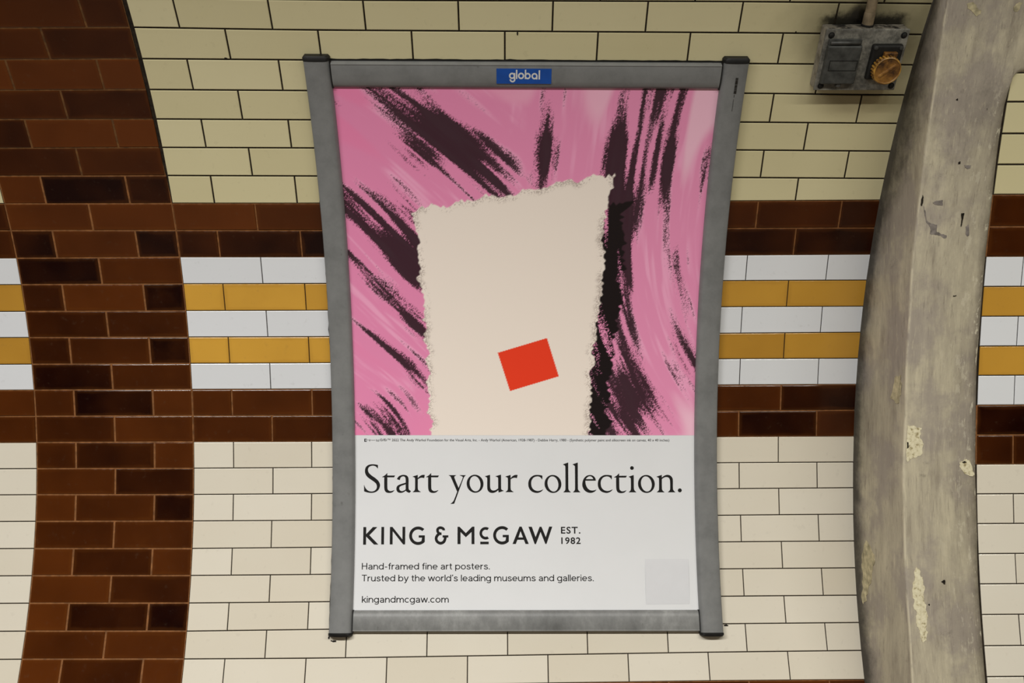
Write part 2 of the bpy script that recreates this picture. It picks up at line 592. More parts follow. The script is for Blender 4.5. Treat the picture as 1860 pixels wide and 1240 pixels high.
def wobble(z, s):
    return 0.0022 * math.sin(z * 9.1 + s) + 0.0014 * math.sin(z * 23.0 + 2.1 * s)


for z in zs:
    ya = y1(z)
    yb = min(y2(z), ya - 0.03)
    Xd = float(np.interp(z, [0.6, 1.2, 1.8, 2.4], [1.006, 1.020, 1.029, 1.040]))
    Xa = float(np.interp(z, [0.7, 1.3, 1.9, 2.35], [1.028, 1.030, 1.035, 1.037])) + 0.6 * wobble(z, 1.0)
    e = float(np.clip((2.16 - z) / 0.03, 0, 1))           # right arris fades out where the front runs on above the tiles
    Xe = 1.2215 + 0.5 * wobble(z, 4.0)
    dp = ya - yb
    prof = [(Xd - 0.004, ya + 0.012, 0.0), (Xd - 0.001, ya - 0.002, 0.0), (Xd + 0.004, ya - 0.02 * min(1, dp / .2), 0.25),
            (Xd + (Xa - Xd) * 0.45, ya - 0.18 * dp, 0.75), (Xd + (Xa - Xd) * 0.75, ya - 0.5 * dp, 1.6), (Xa - 0.0015, yb + 0.08 * dp, 3), (Xa - 0.0006, yb + 0.0080, 3),
            (Xa - 0.0003, yb + 0.0045, 3), (Xa + 0.0012, yb + 0.0012, 3), (Xa + 0.0040, yb, 3), (Xa + 0.0080, yb, 3), (1.08, yb, 3), (1.14, yb, 3), (Xe - 0.026, yb, 3),
            (Xe - 0.014, yb + 0.0012 * e, 3), (Xe - 0.006, yb + 0.0045 * e, 3), (Xe - 0.0015, yb + 0.010 * e, 3), (Xe, yb + 0.020 * e + 0.0002, 3)]
    for (a, b, s) in prof:
        V.append((a, b, z))
        # soot reaches farther from the corner up by the box
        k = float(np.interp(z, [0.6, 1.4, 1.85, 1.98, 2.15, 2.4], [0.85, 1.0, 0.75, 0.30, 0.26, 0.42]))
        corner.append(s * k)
    worn += [0, 0, 0, 0, 0, 0.0, 0.0, 0.8, 1, 0.0, 0.0] + [0] * 7
    shade_fleck += [0.0] * 12 + [0.2 * e, 0.4 * e, 0.85 * e, e, e, e]  # right edge weights: painted shading, and the pale paint flecks over it
n = 18
for i in range(len(zs) - 1):
    for j in range(n - 1):
        F.append((i * n + j, i * n + j + 1, (i + 1) * n + j + 1, (i + 1) * n + j))
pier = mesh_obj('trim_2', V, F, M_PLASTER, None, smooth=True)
pier.data.attributes.new('corner', 'FLOAT', 'POINT').data.foreach_set('value', corner)
for nm_, vals_ in (('worn_edge', worn), ('shade_fleck_edge', shade_fleck)):
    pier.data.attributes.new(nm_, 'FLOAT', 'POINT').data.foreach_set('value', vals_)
structure(pier)
# the same plaster running on above the nearer tiles, with a rounded inner corner
V, F = [], []
xs = [1.2150, 1.2215, 1.2225, 1.2245, 1.2275, 1.232, 1.238, 1.247, 1.30, 1.5, 1.8, 2.2]
for X in xs:
    q = min(max((X - 1.2215) / 0.0255, 0), 1)
    zb = 2.160 + 0.032 * math.sqrt(1 - (1 - q) ** 2)
    rows = [(zb + 0.001, 0.022), (zb, 0.010), (zb + 0.003, 0.003), (zb + 0.009, 0.0)]
    rows += [(zb + 0.009 + (ZT - zb - 0.009) * i / 8, 0.0) for i in range(1, 9)]
    for (z, o) in rows:
        V.append((X, min(y2(z), y1(z) - 0.03) + o + (0.0008 if X < 1.22 else 0.0), z))
n = 12
for i in range(len(xs) - 1):
    for j in range(n - 1):
        F.append((i * n + j, (i + 1) * n + j, (i + 1) * n + j + 1, i * n + j + 1))
lint = mesh_obj('plaster_band', V, F, M_PLASTER, pier, smooth=True)
lint.data.attributes.new('corner', 'FLOAT', 'POINT').data.foreach_set('value', [3.0] * len(V))

# places where the top paint has come away
M_OLDPAINT = NT('old_cream_paint')
nn = M_OLDPAINT.noise(120.0, 4)
M_OLDPAINT.bump(nn, 0.5, 0.002)
M_OLDPAINT = M_OLDPAINT.done(M_OLDPAINT.ramp(nn, [(0.33, (0.30, 0.25, 0.13)), (0.45, (0.60, 0.54, 0.36)), (0.7, (0.70, 0.65, 0.46))]), 0.7, 0.3)
M_OLDTHIN = plain('worn_cream_paint', (0.47, 0.41, 0.25, 1), 0.7, 0.3, var=0.3, scale=60)
M_BAREGREY = plain('bare_grey_render', (0.20, 0.175, 0.155, 1), 0.85, 0.2, var=0.3, scale=70)
M_HOLE = plain('dark_chip', (0.022, 0.018, 0.013, 1), 0.95, 0.1, var=0.5, scale=90)


def roughen(pts, amp, n=2):
    """break straight edges of an outline into a ragged one"""
    for _ in range(n):
        out = []
        for i in range(len(pts)):
            a, b = np.array(pts[i]), np.array(pts[(i + 1) % len(pts)])
            L = np.linalg.norm(b - a)
            out.append(tuple(a))
            out.append(tuple((a + b) / 2 + prng.uniform(-1, 1, 2) * min(amp, L * 0.22)))
        pts = out
    return pts


def flake(name, pts, mat, on, lift, amp=0.003, thick=0.0012):
    """a thin ragged flake lying on the plaster"""
    pts = roughen(pts, amp)
    bm = bmesh.new()
    vs = [bm.verts.new(on(a, b, lift)) for a, b in pts]
    f = bm.faces.new(vs)
    bmesh.ops.triangulate(bm, faces=[f])
    bs = [bm.verts.new(on(a, b, lift - thick)) for a, b in pts]
    for i in range(len(vs)):
        j = (i + 1) % len(vs)
        bm.faces.new((vs[i], bs[i], bs[j], vs[j]))
    bmesh.ops.recalc_face_normals(bm, faces=bm.faces[:])
    return bm_obj(name, bm, mat, pier)


def on_front(X, z, lift):
    return (X, min(y2(z), y1(z) - 0.03) - lift, z)


PATCH = [
    [(1.057, .967), (1.066, .957), (1.065, .946), (1.072, .933), (1.076, .916), (1.072, .891), (1.077, .873), (1.076, .838), (1.073, .821), (1.077, .807), (1.072, .786), (1.063, .781), (1.057, .793), (1.054, .814), (1.048, .83), (1.051, .849), (1.045, .863), (1.043, .891), (1.045, .919), (1.051, .944), (1.051, .958)],
    [(1.038, 1.33), (1.057, 1.328), (1.075, 1.323), (1.073, 1.308), (1.07, 1.301), (1.075, 1.293), (1.078, 1.275), (1.077, 1.257), (1.065, 1.251), (1.05, 1.246), (1.038, 1.236), (1.036, 1.246), (1.036, 1.268), (1.037, 1.29), (1.042, 1.301), (1.038, 1.312)],
    [(1.173, 1.232), (1.184, 1.238), (1.19, 1.243), (1.2, 1.239), (1.204, 1.227), (1.207, 1.214), (1.212, 1.203), (1.209, 1.199), (1.199, 1.199), (1.186, 1.205), (1.179, 1.214)],
    [(1.082, 2.331), (1.096, 2.335), (1.104, 2.33), (1.109, 2.323), (1.118, 2.319), (1.118, 2.31), (1.11, 2.306), (1.1, 2.314), (1.086, 2.322)],
    [(1.197, 2.329), (1.205, 2.335), (1.212, 2.333), (1.208, 2.319), (1.197, 2.316)]]
for i, p in enumerate(PATCH):
    flake('paint_patch', p, M_OLDPAINT if i < 3 else M_OLDTHIN, on_front, 0.0009)
LOSS = [
    [(1.046, 1.883), (1.052, 1.871), (1.054, 1.858), (1.061, 1.845), (1.07, 1.84), (1.085, 1.837), (1.082, 1.83), (1.087, 1.819), (1.1, 1.814), (1.112, 1.811), (1.11, 1.804), (1.102, 1.806), (1.096, 1.811), (1.084, 1.812), (1.069, 1.815), (1.07, 1.825), (1.065, 1.835), (1.056, 1.846), (1.051, 1.861)],
    [(1.157, 1.832), (1.165, 1.837), (1.168, 1.811), (1.164, 1.808), (1.159, 1.816)]]
for p in LOSS:
    flake('paint_loss', p, M_BAREGREY, on_front, 0.0006, 0.0015)
HOLE = [
    [(1.068, 1.891), (1.077, 1.895), (1.092, 1.897), (1.094, 1.884), (1.082, 1.884), (1.073, 1.887)],
    [(1.039, 1.899), (1.041, 1.909), (1.044, 1.902), (1.044, 1.89), (1.041, 1.882), (1.039, 1.885)],
    [(1.143, 1.865), (1.15, 1.865), (1.149, 1.854), (1.147, 1.84), (1.146, 1.832), (1.145, 1.833), (1.145, 1.85)],
    [(1.136, 1.979), (1.153, 1.979), (1.151, 1.972), (1.146, 1.97), (1.139, 1.973)],
    [(1.037, 1.288), (1.041, 1.286), (1.044, 1.277), (1.041, 1.272), (1.037, 1.27)],
    [(1.179, 1.234), (1.186, 1.238), (1.192, 1.235), (1.184, 1.232)],
    [(1.118, .931), (1.128, .935), (1.128, .924), (1.124, .925)],
    [(1.120, 1.985), (1.125, 1.988), (1.126, 1.982), (1.121, 1.981)], [(1.093, 2.128), (1.097, 2.131), (1.098, 2.126)],
    [(1.141, 1.662), (1.149, 1.663), (1.148, 1.66), (1.141, 1.659)], [(1.082, .874), (1.085, .876), (1.085, .871)]]
for i, p in enumerate(HOLE):
    flake('plaster_chip', p, M_BAREGREY if i in (0, 3) else M_HOLE, on_front, 0.0012, 0.0008)


def on_return(yy, z, lift):
    Xd = float(np.interp(z, [0.6, 1.2, 1.8, 2.4], [1.006, 1.020, 1.029, 1.040]))
    Xa = float(np.interp(z, [0.7, 1.3, 1.9, 2.35], [1.028, 1.030, 1.035, 1.037])) + 0.6 * wobble(z, 1.0)
    ya = y1(z)
    dp = ya - min(y2(z), ya - 0.03)
    X = float(np.interp((ya - yy) / dp, [0, 0.1, 0.18, 0.5, 0.92, 1], [Xd, Xd + 0.006, Xd + (Xa - Xd) * .45, Xd + (Xa - Xd) * .75, Xa - .0015, Xa]))
    return (X - lift - 0.0006, yy, z)


RET = [[(2.377, .985), (2.349, .974), (2.327, .956), (2.323, .939), (2.336, .918), (2.341, .889), (2.364, .842), (2.369, .817), (2.385, .802), (2.39, .81), (2.389, .849), (2.395, .894), (2.40, .913), (2.40, .933), (2.392, .95), (2.386, .973)],
       [(2.208, 1.456), (2.181, 1.459), (2.177, 1.436), (2.183, 1.406), (2.193, 1.387), (2.217, 1.389), (2.242, 1.398), (2.225, 1.422)]]
for p in RET:
    flake('paint_patch', p, M_OLDTHIN, on_return, 0.0006, 0.006)

# ------------------------------------------------------------------ nearer tiled wall right of the pier
A2 = [0.9965 + 0.0748 * i for i in range(5, 0, -1)] + [0.9965, 0.9293, 0.8547, 0.7805, 0.7069, 0.6280, 0.5532, 0.4775, 0.4013, 0.3250, 0.2493, 0.1724, 0.0955, 0.0195,
      -0.0570, -0.1332, -0.2096, -0.2859, -0.3623, -0.4390, -0.5141] + [-0.5141 - 0.0762 * i for i in range(1, 7)]
KIND2 = ['cream_up'] * 4 + ['brown'] * 2 + ['white', 'yellow', 'white', 'yellow', 'white'] + ['brown'] * 2 + ['cream'] * 20
TONE2 = {4: .35, 5: .32, 11: .05, 12: .3}
XE, XF = 1.2225, 2.2
V, F, MI = [], [], []
rows2 = A2[5:]
for a in rows2:
    V += [S2(XE - 0.006, a, -0.0105), S2(XF, a, -0.0105)]
for i in range(len(rows2) - 1):
    F.append((2 * i, 2 * i + 2, 2 * i + 3, 2 * i + 1))
    MI.append(1 if KIND2[i] == 'brown' else 0)
wr = mesh_obj('wall_right', V, F, [M_GROUT_DARK, M_GROUT_BROWN], None, midx=MI)
structure(wr)
bag_r = TileBag()


def place2(a, b, d):
    return S2(a, b, d - 0.008)


for i in range(len(rows2) - 1):
    kd = KIND2[i]
    js = [1.318 + W * j for j in range(5)] if i % 2 == 0 else [1.432 + W * j for j in range(5)]
    ed = [XE] + [j for j in js if j < XF - 0.02] + [XF]
    for j, (a, b) in enumerate(zip(ed, ed[1:])):
        cc = [(a, rows2[i + 1]), (b, rows2[i + 1]), (b, rows2[i]), (a, rows2[i])]
        tn = TONE2.get(i, random.uniform(.3, .9))
        if kd == 'yellow':
            tn = 0.55
        if kd == 'brown' and j == 1:
            tn = .35
        if i <= 20 and (j == 0 or (j == 1 and i % 2 == 0)):
            add_tile(wr, cc, kd, tn, place2, gap_of(kd))
        else:
            bag_tile(bag_r, cc, kd, tn, place2, gap_of(kd))
bag_finish(bag_r, 'tile_field', wr)

# ------------------------------------------------------------------ the rest of the passage, behind and above the camera
M_SHELL = plain('passage_lining', (0.085, 0.072, 0.052, 1), 0.7, 0.2, var=0.1, scale=4)
M_FLOOR = plain('worn_floor', (0.15, 0.125, 0.10, 1), 0.6, 0.3, var=0.25, scale=14)
th0 = line(KMIN, 0) / R
th1 = math.pi + math.asin(AZ / R) * 1.0
V, F = [], []
ns = 40
for i in range(ns + 1):
    th = th0 + (th1 - th0) * i / ns
    rr = R + 0.004
    for X in (-4.0, 4.0):
        V.append((X, AY + rr * math.cos(th), AZ + rr * math.sin(th)))
for i in range(ns):
    F.append((2 * i, 2 * i + 1, 2 * i + 3, 2 * i + 2))
vault = mesh_obj('ceiling', V, F, M_SHELL, None, smooth=True)
structure(vault)
floor = mesh_obj('floor', [(-4, -1.2, 0), (4, -1.2, 0), (4, 2.4, 0), (-4, 2.4, 0)], [(0, 1, 2, 3)], M_FLOOR)
structure(floor)

# ------------------------------------------------------------------ the advertising frame
def T(X, t):
    """the frame hangs a touch out of level"""
    return t - 0.0060 * (X - 0.06)


def SF(X, t, d):
    return S(X, T(X, t), d)


mm = NT('grey_enamel')
n1 = mm.noise(16.0, 6, rough=0.7)
n2 = mm.noise(50.0, 4)
cc = mm.ramp(n1, [(0.3, (0.150, 0.153, 0.150)), (0.5, (0.182, 0.185, 0.181)), (0.72, (0.208, 0.211, 0.206))])
cc = mm.mix(mm.smooth(n2, 0.68, 0.8, 0.0, 0.5), cc, (0.06, 0.058, 0.05, 1))
mm.bump(n2, 0.06, 0.001)
M_RAIL = mm.done(cc, 0.42, 0.45)
mm = NT('scuffed_grey_enamel')
n1 = mm.noise(9.0, 6, rough=0.72, stretch=(1.0, 1.0, 0.6))
n2 = mm.noise(26.0, 5, stretch=(1.6, 1.0, 0.5), rough=0.7)
cc = mm.ramp(n1, [(0.30, (0.105, 0.106, 0.102)), (0.46, (0.155, 0.157, 0.152)), (0.56, (0.19, 0.192, 0.185)), (0.70, (0.275, 0.278, 0.268))])
cc = mm.mix(mm.smooth(n2, 0.64, 0.74, 0.0, 0.6), cc, (0.055, 0.054, 0.048, 1))
M_RAIL_LOW = mm.done(cc, 0.42, 0.45)
M_CAP = plain('black_plastic', (0.0065, 0.006, 0.0055, 1), 0.55, 0.35, var=0.3)

frame = thing('billboard', 'large grey metal poster frame curving with the tiled wall, black end caps', 'frame')


def loft(name, rings, mat, parent, cap=True, smooth=True):
    n = len(rings[0])
    V = [p for r in rings for p in r]
    F = []
    for i in range(len(rings) - 1):
        for j in range(n):
            k = (j + 1) % n
            F.append((i * n + j, i * n + k, (i + 1) * n + k, (i + 1) * n + j))
    if cap:
        F.append(tuple(range(n))[::-1])
        F.append(tuple((len(rings) - 1) * n + j for j in range(n)))
    bm = bmesh.new()
    vs = [bm.verts.new(v) for v in V]
    for f in F:
        bm.faces.new([vs[i] for i in f])
    bmesh.ops.recalc_face_normals(bm, faces=bm.faces[:])
    o = bm_obj(name, bm, mat, parent, smooth)
    if smooth:
        try:
            o.data.set_sharp_from_angle(angle=math.radians(40))
        except Exception:
            pass
    return o


def side_profile(x0, x1, inner):
    """closed section of a side rail, from the wall out; inner = +1 if the poster lies to the right"""
    w = x1 - x0
    q = [(0.0, 0.0005), (0.0, 0.013), (0.02, 0.0168), (0.06, 0.0190), (0.25, 0.0212), (0.5, 0.0222), (0.75, 0.0216), (0.87, 0.0200),
         (0.94, 0.0165), (0.985, 0.0110), (1.0, 0.0075), (1.0, 0.0005)]
    if inner < 0:
        q = [(1 - a, b) for a, b in q][::-1]
    return [(x0 + a * w, b) for a, b in q]


TTOP, TBOT = 1.1250, -0.4790
for (x0, x1, inn) in ((-0.4945, -0.4300, 1), (0.5525, 0.6170, -1)):
    ts = np.linspace(TBOT, TTOP, 60)
    loft('side_rail', [[SF(a, t, b) for a, b in side_profile(x0, x1, inn)] for t in ts], M_RAIL, frame)
    for (ta, tb) in ((TTOP + 0.0006, TTOP + 0.0135), (TBOT - 0.0106, TBOT - 0.0006)):
        top = ta > 0
        pr = side_profile(x0 - 0.0012, x1 + 0.0012, inn)
        ring = []
        for (t, s) in ((ta, 1.0), (ta + (tb - ta) * 0.6, 1.0), (tb, 0.86)) if top else ((tb, 1.0), (tb + (ta - tb) * 0.6, 1.0), (ta, 0.86)):
            xc = (x0 + x1) / 2
            ring.append([SF(xc + (a - xc) * s, t, 0.0005 + (b - 0.0005) * s * 1.04) for a, b in pr])
        loft('end_cap', ring, M_CAP, frame)


def bar_profile(t_in, t_out):
    """closed section of the top or bottom rail; t_in is the edge on the poster"""
    h = t_out - t_in
    q = [(0.0, 0.0062), (0.0, 0.0085), (0.05, 0.0125), (0.13, 0.0158), (0.30, 0.0182), (0.55, 0.0192), (0.80, 0.0186), (0.90, 0.0176), (0.915, 0.0185), (0.935, 0.0187),
         (0.95, 0.0172), (0.985, 0.0120), (1.0, 0.0060), (1.0, 0.0005), (0.3, 0.0005)]
    return [(t_in + a * h, b) for a, b in q]


for (ti, to, mt, nm) in ((1.0580, 1.1225, M_RAIL, 'top_rail'), (-0.4180, -0.4770, M_RAIL_LOW, 'bottom_rail')):
    xs = np.linspace(-0.4268, 0.5493, 12)
    loft(nm, [[SF(X, t, b) for t, b in bar_profile(ti, to)] for X in xs], mt, frame)


def strip(name, pts_a, pts_b, d0, d1, mat, parent):
    rings = [[SF(a[0], a[1], d0), SF(a[0], a[1], d1), SF(b[0], b[1], d1), SF(b[0], b[1], d0)] for a, b in zip(pts_a, pts_b)]
    return loft(name, rings, mat, parent, smooth=False)


for (ti, to) in ((1.0560, 1.1250), (-0.4170, -0.4785)):
    for (a, b) in ((-0.4302, -0.4266), (0.5491, 0.5527)):
        ts = np.linspace(ti, to, 4)
        strip('corner_gap', [(a, t) for t in ts], [(b, t) for t in ts], 0.0006, 0.0125, M_CAP, frame)
srng = np.random.RandomState(8)
ts = np.linspace(TBOT, TTOP, 90)
strip('sealant', [(-0.4950 - abs(srng.normal(0, 0.0010)) - 0.0006, t) for t in ts], [(-0.4940, t) for t in ts], 0.0001, 0.0022, M_CAP, frame)
strip('sealant', [(0.6165, t) for t in ts], [(0.6172 + abs(srng.normal(0, 0.0005)), t) for t in ts], 0.0001, 0.0020, M_CAP, frame)
xs_ = np.linspace(-0.43, 0.5525, 60)
strip('sealant', [(x, 1.1225) for x in xs_], [(x, 1.1262 + abs(srng.normal(0, 0.0008))) for x in xs_], 0.0001, 0.0030, M_CAP, frame)


def place_flat(name, polys, mat, parent, place):
    """flat lettering: list of (outline, [holes]) in local units, mapped to the surface by place(x, y)"""
    V, F = [], []
    for loops in polys:                       # each shape is filled by itself so that overlaps stay solid
        cu = bpy.data.curves.new(name, 'CURVE')
        cu.dimensions = '2D'
        cu.fill_mode = 'BOTH'
        for pts in loops:
            sp = cu.splines.new('POLY')
            sp.points.add(len(pts) - 1)
            for q, p in zip(sp.points, pts):
                q.co = (p[0], p[1], 0, 1)
            sp.use_cyclic_u = True
        tmp = bpy.data.objects.new(name, cu)
        COL.objects.link(tmp)
        dg = bpy.context.evaluated_depsgraph_get()
        dg.update()
        m0 = bpy.data.meshes.new_from_object(tmp.evaluated_get(dg))
        bpy.data.objects.remove(tmp)
        bpy.data.curves.remove(cu)
        o = len(V)
        V += [tuple(v.co) for v in m0.vertices]
        for p in m0.polygons:
            ix = list(p.vertices)
            if p.normal.z < 0:
                ix.reverse()
            F.append(tuple(k + o for k in ix))
        bpy.data.meshes.remove(m0)
    me = bpy.data.meshes.new(name)
    me.from_pydata(V, [], F)
    return map_mesh(name, me, mat, parent, place)


def map_mesh(name, me, mat, parent, place):
    for v in me.vertices:
        v.co = place(v.co.x, v.co.y)
    me.materials.clear()
    me.materials.append(mat)
    me.polygons.foreach_set('material_index', [0] * len(me.polygons))
    me.name = name
    # make the lettering face the room
    if len(me.polygons):
        me.update()
        nv = sum((p.normal * p.area for p in me.polygons), Vector())
        if nv.y > 0:
            me.flip_normals()
    return link(bpy.data.objects.new(name, me), parent)


def catmull(pts, steps=5):
    """(x, y) or (x, y, 1) for a corner -> smooth closed outline"""
    n = len(pts)
    P = [np.array(p[:2], float) for p in pts]
    C = [len(p) > 2 for p in pts]
    out = []
    for i in range(n):
        a, b = P[i], P[(i + 1) % n]
        ta = np.zeros(2) if C[i] else (b - P[i - 1]) / 2
        tb = np.zeros(2) if C[(i + 1) % n] else (P[(i + 2) % n] - a) / 2
        if C[i] and C[(i + 1) % n]:
            out.append(tuple(a))
            continue
        L = np.linalg.norm(b - a)
        if C[i]:
            ta = (b - a) - tb * 0.5
        if C[(i + 1) % n]:
            tb = (b - a) - ta * 0.5
        for t_ in (ta, tb):
            l = np.linalg.norm(t_)
            if l > L * 1.15:
                t_ *= L * 1.15 / l
        for s in range(steps):
            u = s / steps
            h = (2 * u**3 - 3 * u**2 + 1) * a + (u**3 - 2 * u**2 + u) * ta + (-2 * u**3 + 3 * u**2) * b + (u**3 - u**2) * tb
            out.append(tuple(h))
    return out


def embolden(pts, dlt):
    P = np.array(pts, float)
    d = np.roll(P, -1, 0) - np.roll(P, 1, 0)
    L = np.linalg.norm(d, axis=1, keepdims=True)
    d = d / np.maximum(L, 1e-9)
    area = 0.5 * np.sum(P[:, 0] * np.roll(P[:, 1], -1) - np.roll(P[:, 0], -1) * P[:, 1])
    nrm = np.stack([d[:, 1], -d[:, 0]], 1) * (1 if area > 0 else -1)
    return [tuple(p) for p in P + nrm * dlt]


def ell(cx, cy, rx, ry, rot=0.0, n=36):
    return [(cx + rx * math.cos(a) * math.cos(rot) - ry * math.sin(a) * math.sin(rot),
             cy + rx * math.cos(a) * math.sin(rot) + ry * math.sin(a) * math.cos(rot)) for a in [2 * math.pi * i / n for i in range(n)]]


def rect(x0, y0, x1, y1_):
    return [(x0, y0), (x1, y0), (x1, y1_), (x0, y1_)]


def arc(cx, cy, r, a0, a1, n=24, ry=None):
    ry = r if ry is None else ry
    return [(cx + r * math.cos(math.radians(a0 + (a1 - a0) * i / n)), cy + ry * math.sin(math.radians(a0 + (a1 - a0) * i / n))) for i in range(n + 1)]


def band(pts, w):
    """open centre line -> stroke outline"""
    P = [np.array(p, float) for p in pts]
    L, Rr = [], []
    for i, p in enumerate(P):
        d = P[min(i + 1, len(P) - 1)] - P[max(i - 1, 0)]
        d /= np.linalg.norm(d)
        nrm = np.array([-d[1], d[0]]) * w / 2
        L.append(tuple(p + nrm))
        Rr.append(tuple(p - nrm))
    return L + Rr[::-1]


M_BLUE = plain('blue_plate', (0.0050, 0.066, 0.330, 1), 0.35, 0.4, var=0.08)
M_OFFWHITE = plain('white_print', (0.62, 0.62, 0.60, 1), 0.5, 0.3, var=0.03)
M_INK = plain('black_ink', (0.0105, 0.0100, 0.0098, 1), 0.45, 0.3, var=0.05)

# the blue plate on the top rail and its lettering
bm = bmesh.new()
grid = {}
for i in range(9):
    for j in range(5):
        X = -0.0147 + 0.1378 * i / 8
        t = 1.0718 + 0.0382 * j / 4
        grid[i, j] = bm.verts.new(SF(X, t, 0.0197 if j not in (0, 4) else 0.0195))
for i in range(8):
    for j in range(4):
        bm.faces.new((grid[i, j], grid[i + 1, j], grid[i + 1, j + 1], grid[i, j + 1]))
ex = bmesh.ops.extrude_face_region(bm, geom=bm.faces[:])
for v in [g for g in ex['geom'] if isinstance(g, bmesh.types.BMVert)]:
    v.co.y += 0.0022 * math.cos(1.09 / R)
    v.co.z += 0.0022 * math.sin(1.09 / R)
bmesh.ops.recalc_face_normals(bm, faces=bm.faces[:])
plate = bm_obj('name_plate', bm, M_BLUE, frame)
plate['label'] = 'blue name plate with white lettering'


def place_global(x, y):
    return SF(0.0166 + (x - 600) * (0.0783 / 526), 1.0842 + (402 - y) * (0.0232 / 148), 0.0201)


ring_ = lambda cx, cy, ro, ri: [ell(cx, cy, ro, ro), ell(cx, cy, ri, ri)]
gl = [ring_(652, 352, 52, 26), [rect(681, 306, 706, 410)],
      [arc(660, 408, 50, -12, 180, 20) + arc(660, 408, 25, 180, -12, 20)],
      [rect(716, 254, 741, 402)], ring_(804, 352, 53, 27), [rect(866, 252, 890, 402)], ring_(914, 354, 52, 27),
      ring_(1030, 356, 52, 27), [rect(1056, 352, 1081, 408)], [rect(1098, 260, 1124, 408)]]
lo_ = place_flat('lettering', gl, M_OFFWHITE, plate, place_global)

# small bar code printed on the right rail
bars = []
y = 0.0
brng = random.Random(5)
while y < 1.0:
    w = brng.choice([0.022, 0.03, 0.045])
    bars.append([rect(0.0, y, 1.0, min(y + w, 1.0))])
    y += w + brng.choice([0.014, 0.02, 0.03])
bars.append([rect(0.30, -0.24, 0.46, -0.06)])
for i in range(9):
    bars.append([rect(0.26, -1.12 + i * 0.085, 0.42, -1.12 + i * 0.085 + 0.065)])
place_flat('bar_code', bars, plain('dark_print', (0.02, 0.018, 0.014, 1), 0.6, 0.2), frame,
           lambda x, y: SF(0.5868 + x * 0.0068, 1.0500 + y * 0.0405, 0.0228))

# ------------------------------------------------------------------ the poster
M_PAPER = plain('poster_paper', (0.725, 0.735, 0.745, 1), 0.38, 0.35, var=0.012, scale=6)
PD = 0.0048
nxp, ntp = 20, 60
PX0, PX1, PT0, PT1 = -0.4340, 0.5565, -0.4230, 1.0640
V = [SF(PX0 + (PX1 - PX0) * i / nxp, PT0 + (PT1 - PT0) * j / ntp, PD) for j in range(ntp + 1) for i in range(nxp + 1)]
F = [(j * (nxp + 1) + i, j * (nxp + 1) + i + 1, (j + 1) * (nxp + 1) + i + 1, (j + 1) * (nxp + 1) + i) for j in range(ntp) for i in range(nxp)]
poster = mesh_obj('poster', V, F, M_PAPER, None, smooth=True)
tag(poster, 'tall printed poster, pink abstract print above black headline on white, in grey frame', 'poster')


# the printed picture: a plain abstract of brushed pinks, black and torn cream paper with a red square
def vnoise(x, y, seed):
    xi, yi = np.floor(x).astype(int), np.floor(y).astype(int)
    xf, yf = x - xi, y - yi
    u, v = xf * xf * (3 - 2 * xf), yf * yf * (3 - 2 * yf)
    tab = np.random.RandomState(seed).rand(512)
    perm = np.random.RandomState(seed + 1).permutation(512)

    def hsh(a, b):
        return tab[perm[(perm[a & 511] + b) & 511]]
    return (hsh(xi, yi) * (1 - u) + hsh(xi + 1, yi) * u) * (1 - v) + (hsh(xi, yi + 1) * (1 - u) + hsh(xi + 1, yi + 1) * u) * v


def sstep(x, a, b):
    t = np.clip((x - a) / (b - a), 0, 1)
    return t * t * (3 - 2 * t)


AX_N, AT_N = 430, 430
gx, gt = np.meshgrid(np.linspace(0, 1, AX_N), np.linspace(0, 1, AT_N))
sx, sy = gx * 2 - 1, gt * 2 - 1
lin = lambda r, g, b: np.array(rgb(r, g, b)[:3])


def over(img, mask, col):
    return img * (1 - mask[..., None]) + col * mask[..., None]


img = lin(232, 132, 174) * (1 - sstep(gx, 0.05, 0.95))[..., None] + lin(240, 188, 208) * sstep(gx, 0.05, 0.95)[..., None]
# long diagonal brush strokes, arcs about a far corner
grain = np.random.RandomState(2).rand(AT_N, AX_N)


def strokes(cx, cy, fr, seed):
    dx, dy = sx - cx, sy - cy
    r_ = np.sqrt(dx * dx + dy * dy)
    a_ = np.arctan2(dy, np.abs(dx))
    r_ = r_ + 0.05 * np.sin(a_ * 7 + seed) + 0.10 * (vnoise(a_ * 4 + 9, r_ * 2 + 3, seed) - 0.5)
    return (vnoise(a_ * 4.5 + 20, r_ * fr + 7, seed + 1), vnoise(a_ * 9 + 40, r_ * fr * 3.4 + 5, seed + 2), vnoise(a_ * 18 + 60, r_ * fr * 9 + 5, seed + 3))


def blob(x, y, w, h):
    return np.exp(-((sx - x) / w) ** 2 - ((sy - y) / h) ** 2)


